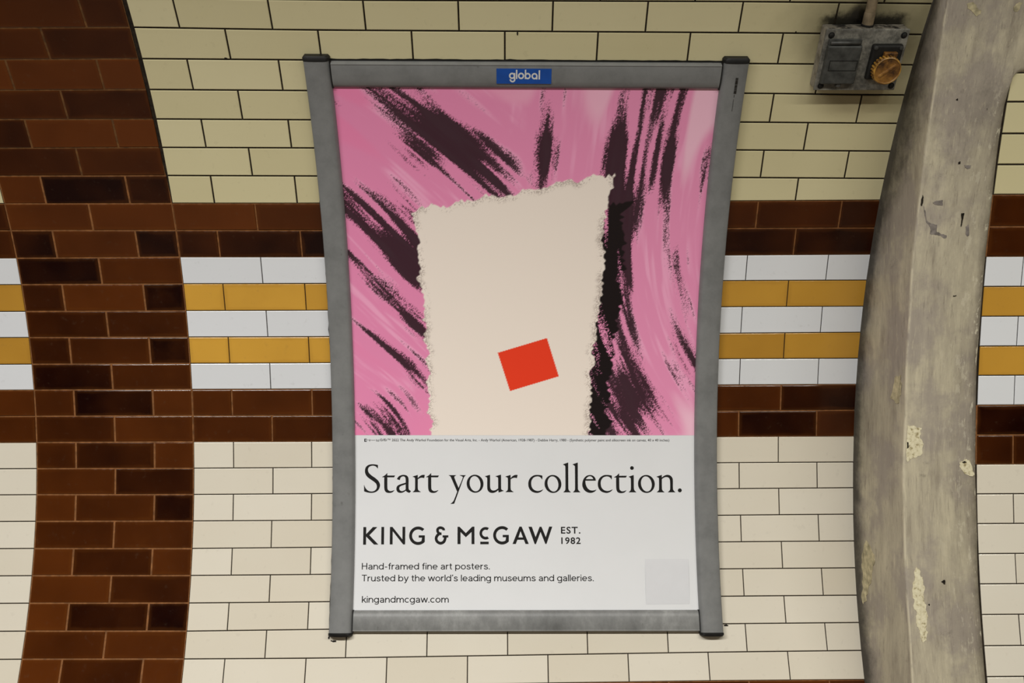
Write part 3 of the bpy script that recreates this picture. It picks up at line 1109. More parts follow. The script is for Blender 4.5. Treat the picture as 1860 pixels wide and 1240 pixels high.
l1, l2, l3 = strokes(-2.6, -1.9, 9.0, 21)
r1, r2_, r3 = strokes(3.4, 0.6, 9.0, 51)
k_ = sstep(sx + 0.15 * sy, -0.1, 0.25)
b1, b2, b3 = l1 * (1 - k_) + r1 * k_, l2 * (1 - k_) + r2_ * k_, l3 * (1 - k_) + r3 * k_
paint = np.clip(sstep(b1 * 0.4 + 0.45 * blob(-0.75, -0.1, 0.55, 0.9) + 0.45 * blob(0.75, -0.3, 0.5, 0.9) + 0.40 * blob(0.05, 0.62, 0.75, 0.32), 0.30, 0.42), 0, 1)
body = over(img, paint * 0.9, lin(228, 138, 178))
body = over(body, paint * sstep(b2 * 0.6 + b3 * 0.4, 0.45, 0.75) * 0.6, lin(243, 176, 206))
bias = (0.20 * blob(-0.80, 0.30, 0.28, 0.40) + 0.16 * blob(-0.66, -0.85, 0.35, 0.30) + 0.22 * blob(0.62, -0.80, 0.40, 0.35) + 0.24 * blob(0.52, 0.22, 0.16, 0.45)
        + 0.20 * blob(0.28, 0.62, 0.30, 0.14) + 0.16 * blob(-0.45, 0.66, 0.35, 0.14) + 0.16 * blob(-0.62, -0.1, 0.12, 0.5) + 0.08 * blob(0.85, 0.0, 0.3, 0.8) - 0.06)
val = b1 * 0.50 + b2 * 0.34 + b3 * 0.16 + bias + (grain - 0.5) * 0.12
ink = sstep(val, 0.60, 0.69) * paint
body = over(body, ink * 0.96, lin(36, 19, 25))
# a torn strip of cream paper standing on the lower edge, with a black torn strip beside it
tear = 0.035 * (vnoise(sy * 14 + 3, sy * 0 + 1, 61) - 0.5) + 0.02 * (vnoise(sy * 60 + 3, sy * 0 + 1, 62) - 0.5)
tear2 = 0.035 * (vnoise(sy * 14 + 33, sy * 0 + 1, 63) - 0.5) + 0.02 * (vnoise(sy * 60 + 33, sy * 0 + 1, 64) - 0.5)
tear3 = 0.04 * (vnoise(sx * 14 + 3, sx * 0 + 1, 65) - 0.5) + 0.02 * (vnoise(sx * 60 + 3, sx * 0 + 1, 66) - 0.5)
xl_ = -0.60 - 0.05 * sy + tear
xr_ = 0.44 + 0.07 * sy + tear2
top_ = 0.44 + 0.20 * sx + tear3
strip = sstep(sx - xl_, 0, 0.008) * sstep(xr_ - sx, 0, 0.008) * sstep(top_ - sy, 0, 0.008)
dark = sstep(sx - xr_ + 0.03, 0, 0.01) * sstep(xr_ + 0.11 + 1.5 * tear - sx, 0, 0.01) * sstep(top_ - 0.16 - sy, 0, 0.01)
body = over(body, dark * sstep(b2 + grain * 0.5, 0.35, 0.5), lin(24, 16, 18))
body = over(body, strip, lin(238, 226, 214))
edge_ = strip * (1 - sstep(np.minimum(np.minimum(sx - xl_, xr_ - sx), top_ - sy), 0.012, 0.05))
body = over(body, edge_ * sstep(grain * 0.5 + vnoise(sx * 12, sy * 12, 88) * 0.5, 0.56, 0.64) * 0.55, lin(120, 100, 92))
# one red square pasted at a slant
qx, qy = (sx - 0.02) * math.cos(0.3) + (sy + 0.58) * math.sin(0.3), -(sx - 0.02) * math.sin(0.3) + (sy + 0.58) * math.cos(0.3)
body = over(body, 1 - sstep(np.maximum(np.abs(qx) / 0.15, np.abs(qy) / 0.12), 0.985, 1.0), lin(232, 62, 34))
img = body

axs = np.linspace(PX0, PX1, AX_N)
ats = np.linspace(0.0785, PT1, AT_N)
Xg, Tg = np.meshgrid(axs, ats)
Tg = Tg - 0.0060 * (Xg - 0.06)
rr_ = R - PD - 0.0003
co = np.stack([Xg, AY + rr_ * np.cos(Tg / R), AZ + rr_ * np.sin(Tg / R)], -1).reshape(-1, 3)
idx = np.arange(AX_N * AT_N).reshape(AT_N, AX_N)
quads = np.stack([idx[:-1, :-1], idx[:-1, 1:], idx[1:, 1:], idx[1:, :-1]], -1).reshape(-1, 4)
me = bpy.data.meshes.new('picture_print')
me.vertices.add(len(co))
me.vertices.foreach_set('co', co.astype(np.float32).ravel())
me.loops.add(quads.size)
me.loops.foreach_set('vertex_index', quads.astype(np.int32).ravel())
me.polygons.add(len(quads))
me.polygons.foreach_set('loop_start', np.arange(0, quads.size, 4, dtype=np.int32))
me.polygons.foreach_set('use_smooth', np.ones(len(quads), bool))
me.update(calc_edges=True)
ca_ = me.color_attributes.new('ink', 'FLOAT_COLOR', 'POINT')
ca_.data.foreach_set('color', np.concatenate([img.reshape(-1, 3), np.ones((AX_N * AT_N, 1))], 1).astype(np.float32).ravel())
mp_ = NT('printed_ink')
M_PRINT = mp_.done(mp_.attr('ink').outputs['Color'], 0.36, 0.35)
me.materials.append(M_PRINT)
art = link(bpy.data.objects.new('picture_print', me), poster)
art['label'] = 'pink, black and cream abstract print with a red square'

LD = PD + 0.0006
# headline: outlines drawn letter by letter (units: sixths of a millimetre-like steps, y down, baseline 388)
G = {
    'S': [[(218, 95, 1), (217, 132, 1), (206, 117), (186, 104), (160, 100), (130, 109), (112, 130), (110, 158), (122, 184), (150, 210), (190, 238), (222, 268), (238, 300), (238, 330),
           (224, 362), (195, 386), (152, 396), (108, 392), (70, 380, 1), (69, 312, 1), (76, 334), (92, 358), (118, 378), (150, 384), (180, 377), (202, 356), (209, 328), (201, 300),
           (178, 276), (140, 250), (104, 222), (84, 190), (79, 158), (86, 124), (108, 100), (140, 89), (180, 88)]],
    't': [[(320, 183, 1), (320, 210, 1), (405, 210, 1), (394, 227, 1), (320, 227, 1), (320, 330), (324, 360), (342, 377), (366, 379), (398, 368, 1), (374, 390), (344, 397), (314, 392), (296, 374),
           (289, 340), (289, 227, 1), (264, 226, 1), (296, 207)]],
    'a': [[(456, 258, 1), (427, 247, 1), (446, 220), (474, 206), (503, 203), (532, 211), (547, 230), (551, 256), (551, 348), (558, 365), (578, 379, 1), (560, 396, 1), (536, 386), (522, 371, 1),
           (500, 387), (470, 396), (441, 391), (425, 374), (421, 350), (429, 326), (452, 310), (522, 288, 1), (522, 250), (515, 226), (496, 216), (475, 222), (461, 238)],
          [(522, 303, 1), (472, 320), (454, 334), (450, 354), (460, 373), (480, 380), (502, 374), (522, 361, 1)]],
    'r': [[(652, 203, 1), (652, 242, 1), (672, 220), (698, 205), (728, 203, 1), (721, 236, 1), (698, 231), (674, 236), (652, 250, 1), (652, 350), (660, 371), (686, 388, 1), (597, 388, 1), (617, 373),
           (624, 350), (624, 240), (617, 229), (597, 221, 1)]],
    'y': [[(990, 206, 1), (1072, 206, 1), (1053, 217), (1050, 232), (1097, 346, 1), (1145, 232), (1137, 218), (1108, 206, 1), (1176, 206, 1), (1162, 218), (1150, 238), (1048, 514, 1), (1010, 516, 1),
           (1038, 492), (1056, 456), (1083, 384, 1), (1018, 234), (1008, 217)]],
    'o': [ell(1277, 298, 90, 97, -0.12), ell(1277, 298, 60, 85, -0.17)],
    'u': [[(1440, 202, 1), (1440, 330), (1447, 358), (1470, 373), (1500, 369), (1530, 349, 1), (1530, 240), (1522, 226), (1500, 218, 1), (1560, 200, 1), (1560, 348), (1566, 364), (1590, 374, 1), (1534, 392, 1),
           (1531, 364, 1), (1505, 385), (1472, 397), (1440, 392), (1418, 372), (1411, 340), (1411, 242), (1405, 228), (1385, 218, 1)]],
    'c': [[(270, 208, 1), (269, 250, 1), (256, 230), (232, 216), (202, 216), (172, 230), (152, 262), (148, 300), (158, 340), (184, 366), (216, 376), (246, 372), (278, 358, 1), (256, 380), (222, 394),
           (186, 391), (150, 374), (126, 340), (119, 300), (126, 258), (150, 224), (186, 204), (226, 201)]],
    'l': [[(552, 65, 1), (552, 347), (560, 371), (580, 388, 1), (499, 388, 1), (517, 371), (523, 347), (523, 110), (517, 97), (497, 85, 1)]],
    'e': [[(852, 261, 1), (738, 261, 1), (742, 304), (760, 344), (790, 367), (822, 371), (858, 361, 1), (836, 382), (800, 394), (762, 388), (728, 364), (709, 326), (708, 288), (722, 244), (752, 212),
           (790, 202), (824, 211), (845, 234)],
          [(742, 247, 1), (826, 247, 1), (818, 228), (801, 215), (782, 213), (759, 225)]],
    'i': [[(1266, 202, 1), (1266, 347), (1274, 371), (1293, 388, 1), (1210, 388, 1), (1230, 371), (1236, 347), (1236, 242), (1230, 230), (1212, 220, 1)], ell(1248, 124, 19, 19, 0, 24)],
    'n': [[(1572, 200, 1), (1572, 232, 1), (1600, 210), (1634, 200), (1668, 210), (1688, 236), (1692, 266), (1692, 350), (1700, 371), (1719, 388, 1), (1637, 388, 1), (1657, 371), (1664, 350), (1664, 266),
           (1655, 236), (1634, 222), (1604, 224), (1572, 244, 1), (1572, 350), (1580, 371), (1600, 388, 1), (1516, 388, 1), (1537, 371), (1543, 350), (1543, 240), (1537, 229), (1516, 220, 1)]],
    '.': [ell(1768, 368, 20, 20, 0, 24)],
}
seq = [('S', 0, 0), ('t', 0, 0), ('a', 0, 0), ('r', 0, 0), ('t', 478, 0), ('y', 0, 0), ('o', 0, 0), ('u', 0, 0), ('r', 1012, 0),
       ('c', 0, 1), ('o', -891, 1), ('l', 0, 1), ('l', 104.5, 1), ('e', 0, 1), ('c', 757, 1), ('t', 787, 1), ('i', 0, 1), ('o', 127, 1), ('n', 0, 1), ('.', 0, 1)]
loops = []
for ch, dx_, part in seq:
    one = []
    for li_, lp in enumerate(G[ch]):
        q = catmull(lp) if len(lp) < 60 and any(len(p) > 2 for p in lp) else lp
        q = embolden(q, -1.3 if li_ and ch != 'i' else 1.3)
        one.append([((x + dx_) * (0.4937 / 1860) - 0.4230 if part == 0 else (x + dx_) * (0.4956 / 1860) + 0.0388, (388 - y) * (0.0796 / 300) - (0.0862 if part == 0 else 0.0868)) for x, y in q])
    loops.append(one)
head = link(bpy.data.objects.new('headline', None), poster)
for one in loops:
    place_flat('letter', [one], M_INK, head, lambda x, y: SF(x, y, LD))

# maker's lettering: drawn letters
def Gc(ox, oy):
    o = arc(484 + ox, 146 + oy, 72, -47, -318, 40)
    i_ = arc(484 + ox, 146 + oy, 49, -304, -47, 40)
    return [o + [(538 + ox, 143 + oy), (489 + ox, 143 + oy), (489 + ox, 161 + oy), (516 + ox, 161 + oy)] + i_]


KG = [[[(43, 78), (66, 78), (66, 134), (120, 78), (155, 78), (92, 142), (165, 215), (130, 215), (66, 152), (66, 216), (43, 216)]],
      [rect(188, 77, 210, 214)],
      [[(257, 77), (277, 77), (358, 175), (358, 76), (380, 76), (380, 214), (364, 214), (279, 110), (279, 214), (257, 214)]],
      Gc(0, 0), Gc(676, -3),
      [band(catmull([(690, 104, 1), (684, 90), (662, 83), (644, 91), (640, 108), (650, 126), (672, 131, 1)], 6)[:37], 21)],
      [band(catmull([(652, 133, 1), (637, 146), (629, 168), (638, 192), (664, 205), (690, 194), (701, 170), (701, 144, 1)], 6)[:43], 22)],
      [rect(681, 143, 727, 160)],
      [[(801, 76), (817, 76), (868, 126), (919, 75), (937, 75), (937, 212), (914, 212), (914, 116), (868, 158), (825, 117), (825, 212), (801, 212)]],
      [arc(1027, 127, 49, -57, -303, 30) + arc(1027, 127, 28, -300, -60, 30)], [rect(984, 193, 1052, 213)],
      [[(1244, 211), (1300, 75), (1318, 75), (1374, 211), (1348, 211), (1335, 178), (1283, 178), (1270, 211)], [(1309, 110), (1328, 160), (1291, 160)]],
      [[(1373, 76), (1400, 76), (1430, 158), (1463, 76), (1478, 76), (1512, 158), (1540, 75), (1565, 75), (1517, 211), (1508, 211), (1470, 116), (1432, 212), (1422, 212)]]]
maker = link(bpy.data.objects.new('maker_lettering', None), poster)
for gi, one in enumerate([[k_] for k_ in KG[:5]] + [KG[5:8]] + [[KG[8]]] + [KG[9:11]] + [[k_] for k_ in KG[11:]]):
    place_flat('letter', one, M_INK, maker, lambda x, y: SF(-0.4061 + (x - 43) * (0.5447 / 1522), -0.2355 + (213.5 - y) * (0.0495 / 137), LD))


def cap_height():
    if not hasattr(cap_height, 'v'):
        fc = bpy.data.curves.new('t', 'FONT')
        fc.body = 'H'
        fc.size = 1.0
        tmp = bpy.data.objects.new('t', fc)
        COL.objects.link(tmp)
        dg = bpy.context.evaluated_depsgraph_get()
        dg.update()
        me = bpy.data.meshes.new_from_object(tmp.evaluated_get(dg))
        bpy.data.objects.remove(tmp)
        bpy.data.curves.remove(fc)
        cap_height.v = max(v.co.y for v in me.vertices)
        bpy.data.meshes.remove(me)
    return cap_height.v


def text_part(name, rows, parent, mat=None, bold=0.0):
    """rows: (string, left X, baseline t, width, cap height, letter spacing)"""
    V, F = [], []
    for (s, x0, t0, w, cap, sp) in rows:
        fc = bpy.data.curves.new('t', 'FONT')
        fc.body = s
        fc.size = 1.0
        fc.space_character = sp
        fc.resolution_u = 3
        fc.offset = bold
        tmp = bpy.data.objects.new('t', fc)
        COL.objects.link(tmp)
        dg = bpy.context.evaluated_depsgraph_get()
        dg.update()
        me = bpy.data.meshes.new_from_object(tmp.evaluated_get(dg))
        bpy.data.objects.remove(tmp)
        bpy.data.curves.remove(fc)
        xs = [v.co.x for v in me.vertices]
        lo, hi = min(xs), max(xs)
        kx, ky = w / (hi - lo), cap / cap_height()
        o = len(V)
        V += [(x0 + (v.co.x - lo) * kx, t0 + v.co.y * ky) for v in me.vertices]
        F += [tuple(i + o for i in p.vertices) for p in me.polygons]
        bpy.data.meshes.remove(me)
    me = bpy.data.meshes.new(name)
    me.from_pydata([(a, b, 0) for a, b in V], [], F)
    return map_mesh(name, me, mat or M_INK, parent, lambda x, y: SF(x, y, LD))


text_part('year_lettering', [('EST.', 0.1637, -0.2048, 0.0561, 0.0182, 1.15), ('1982', 0.1643, -0.2343, 0.0557, 0.0178, 1.12)], poster, bold=0.016)
def curve(pts, steps=5):
    P = [np.array(p, float) for p in pts]
    out = []
    for i in range(len(P) - 1):
        a, b = P[i], P[i + 1]
        ta = (b - P[i - 1]) / 2 if i else (b - a)
        tb = (P[i + 2] - a) / 2 if i + 2 < len(P) else (b - a)
        for k in range(steps):
            u = k / steps
            out.append(tuple((2 * u**3 - 3 * u**2 + 1) * a + (u**3 - 2 * u**2 + u) * ta + (-2 * u**3 + 3 * u**2) * b + (u**3 - u**2) * tb))
    out.append(tuple(P[-1]))
    return out


def bowl(cx, a0=0, a1=360):
    return arc(cx, 36, 27, a0, a1, 28, 30.5)


def arch(x0, x1):
    w = x1 - x0
    return curve([(x0, 40), (x0 + w * .14, 55), (x0 + w * .48, 66.5), (x0 + w * .85, 60), (x1, 42)]) + [(x1, 0)]


# a plain light grotesque drawn as centre lines: strokes and advance, capitals 100 high
MONO = {
    'H': ([[(8, 0), (8, 100)], [(66, 0), (66, 100)], [(8, 52), (66, 52)]], 76), 'T': ([[(3, 94.5), (69, 94.5)], [(36, 0), (36, 98)]], 70),
    'a': ([curve([(11, 53), (17, 62), (30, 66.5), (44, 62), (51, 48)]) + [(52, 0)], curve([(52, 40), (30, 37), (16, 32), (9, 20), (14, 9), (27, 5), (42, 9), (52, 22)])], 61),
    'b': ([[(8, 0), (8, 100)], bowl(35)], 68), 'd': ([[(59, 0), (59, 100)], bowl(32)], 67), 'c': ([bowl(33, 48, 312)], 60),
    'e': ([bowl(33, 0, 318), [(7, 36), (60, 36)]], 66), 'f': ([curve([(36, 94.5), (24, 93), (17, 82), (17, 66)]) + [(17, 0)], [(2, 67), (34, 67)]], 36),
    'g': ([bowl(32), [(59, 72), (59, 0)] + curve([(59, -2), (53, -17), (33, -23), (12, -15)])], 67), 'h': ([[(8, 0), (8, 100)], arch(8, 56)], 64),
    'i': ([[(8, 0), (8, 72)], [(8, 86), (8, 99)]], 16), 'k': ([[(8, 0), (8, 100)], [(50, 71), (9, 29)], [(24, 43), (54, 0)]], 55), 'l': ([[(8, 0), (8, 100)]], 16),
    'm': ([[(8, 0), (8, 72)], arch(8, 50), arch(50, 92)], 100), 'n': ([[(8, 0), (8, 72)], arch(8, 56)], 64), 'o': ([bowl(33)], 66), 'p': ([[(8, -25), (8, 72)], bowl(35)], 68),
    'r': ([[(8, 0), (8, 72)], curve([(8, 42), (14, 57), (25, 65), (38, 66)])], 39),
    's': ([curve([(48, 54), (41, 63), (28, 66.5), (14, 62), (10, 52), (16, 43), (30, 37), (44, 31), (50, 20), (43, 9), (28, 5), (13, 9), (6, 20)])], 56),
    't': ([[(17, 92), (17, 24)] + curve([(17, 22), (22, 8), (36, 5.5)]), [(2, 67), (36, 67)]], 38), 'u': ([[(56, 0), (56, 72)], [(8, 72)] + curve([(8, 28), (14, 11), (29, 5), (46, 12), (56, 30)])], 64),
    'w': ([[(3, 73), (23, 2)], [(23, 2), (44, 71)], [(44, 71), (65, 2)], [(65, 2), (85, 73)]], 88), 'y': ([[(4, 73), (31, 2)], [(57, 73), (31, 2)] + curve([(29, -4), (21, -20), (6, -23)])], 60),
    '-': ([[(6, 37), (36, 37)]], 42), '.': ([[(9, 0), (9, 13)]], 19), '\u2019': ([[(11, 101), (11, 90), (5, 78)]], 17), ' ': ([], 24)}


def mono_part(name, rows, parent):
    polys = []
    for (txt, x0, t0, w, cap) in rows:
        total = sum(MONO[ch][1] + 7 for ch in txt) - 14
        kx, ky, pen = w / total, cap / 100.0, -8.0
        for ch in txt:
            strokes_, adv = MONO[ch]
            for st in strokes_:
                q = band(st, 11.5 if ch not in '.' else 13)
                polys.append([[(x0 + (pen + x) * kx, t0 + y * ky) for x, y in q]])
            pen += adv + 7
    V, F = [], []
    for poly in polys:                       # every stroke is a ribbon: quads between its two sides
        q = poly[0]
        n = len(q) // 2
        o = len(V)
        V += q
        F += [(o + i, o + i + 1, o + 2 * n - 2 - i, o + 2 * n - 1 - i) for i in range(n - 1)]
    me = bpy.data.meshes.new(name)
    me.from_pydata([(a, b, 0) for a, b in V], [], F)
    return map_mesh(name, me, M_INK, parent, lambda x, y: SF(x, y, LD))


mono_part('small_print', [('Hand-framed fine art posters.', -0.4071, -0.3059, 0.3660, 0.0181),
                          ('Trusted by the world\u2019s leading museums and galleries.', -0.4067, -0.3388, 0.6632, 0.0181)], poster)
mono_part('web_address', [('kingandmcgaw.com', -0.4045, -0.3974, 0.2462, 0.0181)], poster)
text_part('credit_line', [('\u00a9/\u00ae/\u2122 2022 The Andy Warhol Foundation for the Visual Arts, Inc. - Andy Warhol (American, 1928-1987) - Debbie Harry, 1980 - '
                           '(Synthetic polymer paint and silkscreen ink on canvas, 40 x 40 inches)', -0.3585, 0.0608, 0.8385, 0.0073, 1.0),
                          ('ltd', -0.3695, 0.0602, 0.0085, 0.0066, 1.0)], poster)
mk = [[rect(-0.4035, 0.0593, -0.3968, 0.0683), rect(-0.4006, 0.0606, -0.3980, 0.0668)]]
for (a, b, c_, d) in ((-0.3945, .0640, -0.3915, .0652), (-0.3905, .0628, -0.3880, .0640), (-0.3885, .0600, -0.3877, .0672), (-0.3868, .0636, -0.3835, .0647), (-0.3826, .0632, -0.3800, .0644),
                      (-0.3792, .0632, -0.3760, .0643), (-0.3752, .0634, -0.3722, .0645)):
    mk.append([rect(a, b, c_, d)])
place_flat('small_mark', mk, M_INK, poster, lambda x, y: SF(x, y, LD))
# the faint grey square low on the right of the poster
place_flat('grey_panel', [[[(0.4050, -0.2770), (0.5300, -0.2770), (0.5275, -0.4020), (0.4030, -0.4030)]]], plain('pale_grey_ink', (0.665, 0.672, 0.69, 1), 0.4, 0.3, var=0.01), poster,
           lambda x, y: SF(x, y, LD - 0.0002))

# ------------------------------------------------------------------ socket box on the wall
XB, TB = 0.885, 1.14
thb = TB / R
BO = Vector(S(XB, TB))
BU = Vector((1, 0, 0))
BV = Vector((0, -math.sin(thb), math.cos(thb)))
BN = Vector((0, -math.cos(thb), -math.sin(thb)))
BMAT = Matrix(((BU[0], BV[0], BN[0], BO[0]), (BU[1], BV[1], BN[1], BO[1]), (BU[2], BV[2], BN[2], BO[2]), (0, 0, 0, 1)))

mm = NT('dusty_grey_cast_metal')
n1 = mm.noise(45.0, 5, rough=0.7)
n2 = mm.noise(18.0, 4)
cc = mm.ramp(n1, [(0.3, (0.050, 0.048, 0.040)), (0.46, (0.135, 0.130, 0.110)), (0.60, (0.225, 0.215, 0.180)), (0.8, (0.34, 0.32, 0.265))])
cc = mm.mix(mm.smooth(n2, 0.5, 0.68, 0.0, 0.7), cc, (0.055, 0.052, 0.045, 1))
mm.bump(n1, 0.25, 0.001)
M_BOX = mm.done(cc, 0.6, 0.4)
mm = NT('dusty_side')
n1 = mm.noise(50.0, 5, rough=0.7)
oc = mm.n('ShaderNodeTexCoord').outputs['Object']
ox_, oy_, oz_ = mm.sep(oc)
cc = mm.ramp(n1, [(0.3, (0.12, 0.105, 0.08)), (0.5, (0.23, 0.205, 0.16)), (0.75, (0.34, 0.31, 0.25))])
top_ = mm.smooth(mm.math('ADD', oy_, mm.math('MULTIPLY', mm.math('SUBTRACT', n1, 0.5), 0.008)), 0.0690, 0.0725)
holes = mm.smooth(mm.noise(32.0, 5, rough=0.65), 0.40, 0.60, 1.0, 0.25)
cc = mm.mix(mm.math('MULTIPLY', top_, holes), cc, (0.010, 0.009, 0.007, 1))
M_BODY = mm.done(cc, 0.65, 0.35)
M_LID = plain('grimy_dark_grey', (0.046, 0.047, 0.042, 1), 0.55, 0.4, var=0.35, scale=50)
M_LIDHI = plain('rubbed_dark_grey', (0.055, 0.055, 0.05, 1), 0.4, 0.5, var=0.3, scale=50)
M_BLACK = plain('sooty_black', (0.010, 0.0095, 0.008, 1), 0.6, 0.3, var=0.4, scale=50)
mm = NT('amber_plastic')
n1 = mm.noise(38.0, 5, rough=0.65)
cc = mm.ramp(n1, [(0.36, (0.035, 0.014, 0.004)), (0.50, (0.165, 0.072, 0.014)), (0.64, (0.27, 0.125, 0.022)), (0.8, (0.36, 0.18, 0.035))])
M_AMBER = mm.done(cc, 0.38, 0.5)
mm = NT('amber_rim')
n1 = mm.noise(60.0, 4)
M_AMBERHI = mm.done(mm.ramp(n1, [(0.35, (0.13, 0.058, 0.010)), (0.65, (0.50, 0.265, 0.042))]), 0.35, 0.5)

box = thing('socket_box', 'grimy grey metal socket box with round amber cap, under the conduit by the pier', 'socket')
box.matrix_world = BMAT
bpy.context.view_layer.update()


def bbox(name, x0, y0, x1, y1_, z0, z1, mat, parent, bev=0.002, seg=2, taper=0.0):
    bm = bmesh.new()
    bmesh.ops.create_cube(bm, size=1.0)
    for v in bm.verts:
        k = 1.0 - (taper if v.co.z > 0 else 0.0)
        v.co = Vector(((x0 + x1) / 2 + v.co.x * (x1 - x0) * k, (y0 + y1_) / 2 + v.co.y * (y1_ - y0) * k, (z0 + z1) / 2 + v.co.z * (z1 - z0)))
    if bev:
        bmesh.ops.bevel(bm, geom=bm.edges[:], offset=bev, segments=seg, affect='EDGES', profile=0.5)
    return bm_obj(name, bm, mat, parent)


def lathe(name, prof, mat, parent, cx, cy, n=40, smooth=True):
    """prof: (radius, height along the box's outward axis)"""
    bm = bmesh.new()
    rings = []
    for (r, z) in prof:
        if r < 1e-6:
            rings.append([bm.verts.new((cx, cy, z))])
        else:
            rings.append([bm.verts.new((cx + r * math.cos(2 * math.pi * i / n), cy + r * math.sin(2 * math.pi * i / n), z)) for i in range(n)])
    for a, b in zip(rings, rings[1:]):
        for i in range(n):
            j = (i + 1) % n
            if len(a) == 1:
                bm.faces.new((a[0], b[i], b[j]))
            elif len(b) == 1:
                bm.faces.new((a[i], a[j], b[0]))
            else:
                bm.faces.new((a[i], a[j], b[j], b[i]))
    bmesh.ops.recalc_face_normals(bm, faces=bm.faces[:])
    o = bm_obj(name, bm, mat, parent, smooth)
    if smooth:
        try:
            o.data.set_sharp_from_angle(angle=math.radians(35))
        except Exception:
            pass
    return o


bbox('enclosure', -0.1015, -0.0770, 0.1005, 0.0735, 0.0006, 0.036, M_BODY, box, 0.004, 3, 0.01)
fp = bbox('front_plate', -0.1025, -0.0775, 0.1012, 0.0725, 0.0355, 0.0425, M_BOX, box, 0.0022, 2)
fp['label'] = 'dusty paler front plate'
for (x, y) in ((-0.0881, 0.0586), (0.0885, 0.0585), (0.0900, -0.0655), (-0.0874, -0.0655)):
    sc_ = lathe('screw', [(0.0078, 0.0420), (0.0078, 0.0432), (0.0068, 0.0438), (0.0052, 0.0432), (0.0050, 0.0452), (0.0035, 0.0462), (0.0, 0.0464)], M_BLACK, box, x, y, 20)
lid = bbox('cover_flap', -0.0945, -0.0600, -0.0080, 0.0375, 0.0422, 0.0560, M_LID, box, 0.0035, 3, 0.05)
hb = bmesh.new()
bmesh.ops.create_cone(hb, cap_ends=True, segments=16, radius1=0.0045, radius2=0.0045, depth=0.072)
bmesh.ops.rotate(hb, verts=hb.verts[:], matrix=Matrix.Rotation(math.pi / 2, 3, 'Y'))
bmesh.ops.translate(hb, verts=hb.verts[:], vec=(-0.052, 0.0425, 0.0505))
bm_obj('hinge', hb, M_LIDHI, lid, True)
bbox('hinge_leaf', -0.092, 0.036, -0.012, 0.050, 0.0422, 0.0490, M_LID, lid, 0.001, 1)
# the raised frame of the blank rating plate on the flap
fr = bmesh.new()
for (x0, y0, x1, y1_) in ((-0.083, 0.0005, -0.0145, 0.0017), (-0.083, -0.0237, -0.0145, -0.0225), (-0.083, -0.0237, -0.0818, 0.0017), (-0.0157, -0.0237, -0.0145, 0.0017)):
    g_ = bmesh.ops.create_cube(fr, size=1.0)
    for v in g_['verts']:
        v.co = Vector(((x0 + x1) / 2 + v.co.x * (x1 - x0), (y0 + y1_) / 2 + v.co.y * (y1_ - y0), 0.0563 + v.co.z * 0.0012))
bm_obj('rating_plate', fr, M_BLACK, lid)
lathe('catch', [(0.0065, 0.0420), (0.0065, 0.0500), (0.0045, 0.0525), (0.0, 0.0528)], M_LIDHI, lid, -0.046, -0.0615, 18)
base = bbox('socket_base', 0.0150, -0.0480, 0.0915, 0.0400, 0.0422, 0.0575, M_BLACK, box, 0.005, 3, 0.05)
for (x, y) in ((0.0225, 0.0320), (0.0840, 0.0320)):
    lathe('base_screw', [(0.0048, 0.0560), (0.0048, 0.0590), (0.0028, 0.0600), (0.0, 0.0600)], M_LID, base, x, y, 16)
bbox('cap_tab', 0.0430, 0.0120, 0.0750, 0.0240, 0.0560, 0.0680, M_AMBER, base, 0.002, 2)
CX, CY = 0.0540, -0.0165
cap = lathe('socket_cap', [(0.0290, 0.0560), (0.0315, 0.0600), (0.0322, 0.0640), (0.0325, 0.0770), (0.0318, 0.0800), (0.0300, 0.0806), (0.0290, 0.0796), (0.0, 0.0800)], M_AMBER, box, CX, CY, 64)
cap['label'] = 'round amber plastic socket cap'
lathe('cap_rim', [(0.0328, 0.0750), (0.0334, 0.0775), (0.0330, 0.0800), (0.0316, 0.0810), (0.0302, 0.0808)], M_AMBERHI, cap, CX, CY, 64)
for i in range(26):
    a = 2 * math.pi * i / 26
    bm = bmesh.new()
    bmesh.ops.create_cube(bm, size=1.0)
    for v in bm.verts:
        v.co = Vector((0.0330 + v.co.x * 0.0026, v.co.y * 0.0042, 0.0690 + v.co.z * 0.0150))
    bmesh.ops.bevel(bm, geom=bm.edges[:], offset=0.0006, segments=1, affect='EDGES')
    bmesh.ops.rotate(bm, verts=bm.verts[:], matrix=Matrix.Rotation(a, 3, 'Z'))
    bmesh.ops.translate(bm, verts=bm.verts[:], vec=(CX, CY, 0))
    bm_obj('grip_ridge', bm, M_AMBERHI, cap)
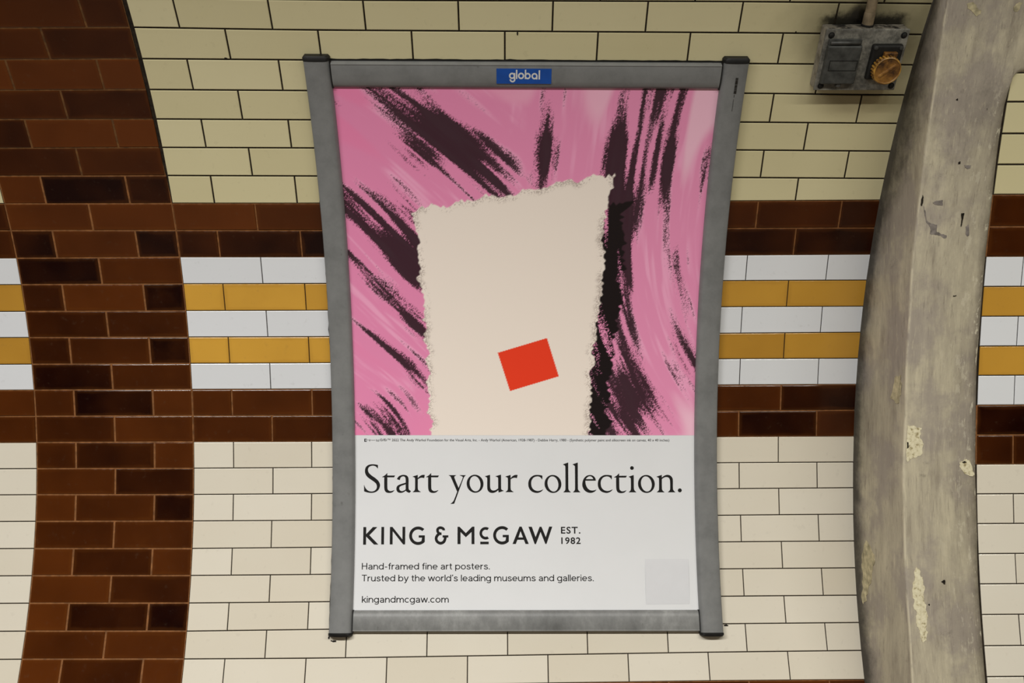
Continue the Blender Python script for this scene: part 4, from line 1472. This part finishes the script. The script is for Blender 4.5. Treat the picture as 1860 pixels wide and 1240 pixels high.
# the bar moulded across the cap
bm = bmesh.new()
bmesh.ops.create_cube(bm, size=1.0)
for v in bm.verts:
    v.co = Vector((v.co.x * 0.050 * (0.85 if v.co.z > 0 else 1), v.co.y * 0.010 * (0.5 if v.co.z > 0 else 1), 0.0802 + v.co.z * 0.0036))
bmesh.ops.bevel(bm, geom=bm.edges[:], offset=0.0010, segments=2, affect='EDGES')
bmesh.ops.rotate(bm, verts=bm.verts[:], matrix=Matrix.Rotation(math.radians(38), 3, 'Z'))
bmesh.ops.translate(bm, verts=bm.verts[:], vec=(CX, CY, 0))
bm_obj('grip_bar', bm, M_AMBER, cap)

# ------------------------------------------------------------------ conduit
M_PIPE = plain('painted_conduit', (0.215, 0.165, 0.100, 1), 0.55, 0.4, var=0.3, scale=40)


def tube(name, path, rad, mat, parent=None, n=20):
    rings = []
    for i, p in enumerate(path):
        p = Vector(p)
        d = (Vector(path[min(i + 1, len(path) - 1)]) - Vector(path[max(i - 1, 0)])).normalized()
        u = Vector((1, 0, 0))
        u = (u - d * u.dot(d)).normalized()
        v = d.cross(u)
        r = rad[i] if isinstance(rad, (list, tuple)) else rad
        rings.append([tuple(p + (u * math.cos(2 * math.pi * k / n) + v * math.sin(2 * math.pi * k / n)) * r) for k in range(n)])
    return loft(name, rings, mat, parent)


conduit = thing('conduit', 'thin painted conduit pipe running up the tiles from the socket box', 'pipe')
X0c = XB + 0.0025
tube('pipe', [S(X0c - 0.0016 * i, 1.2400 + 0.04 * i, 0.0160) for i in range(9)], 0.0120, M_PIPE, conduit)
tube('coupling', [S(X0c + 0.0010, 1.2160, 0.0160), S(X0c + 0.0004, 1.2300, 0.0160), S(X0c, 1.2440, 0.0160), S(X0c, 1.2480, 0.0160)], [0.0132, 0.0132, 0.0132, 0.0122], M_PIPE, conduit)
tube('gland', [S(X0c + 0.0010, 1.2150, 0.0165), S(X0c + 0.0010, 1.2185, 0.0165), S(X0c + 0.0010, 1.2190, 0.0165)], [0.0150, 0.0150, 0.0140], M_BLACK, conduit)
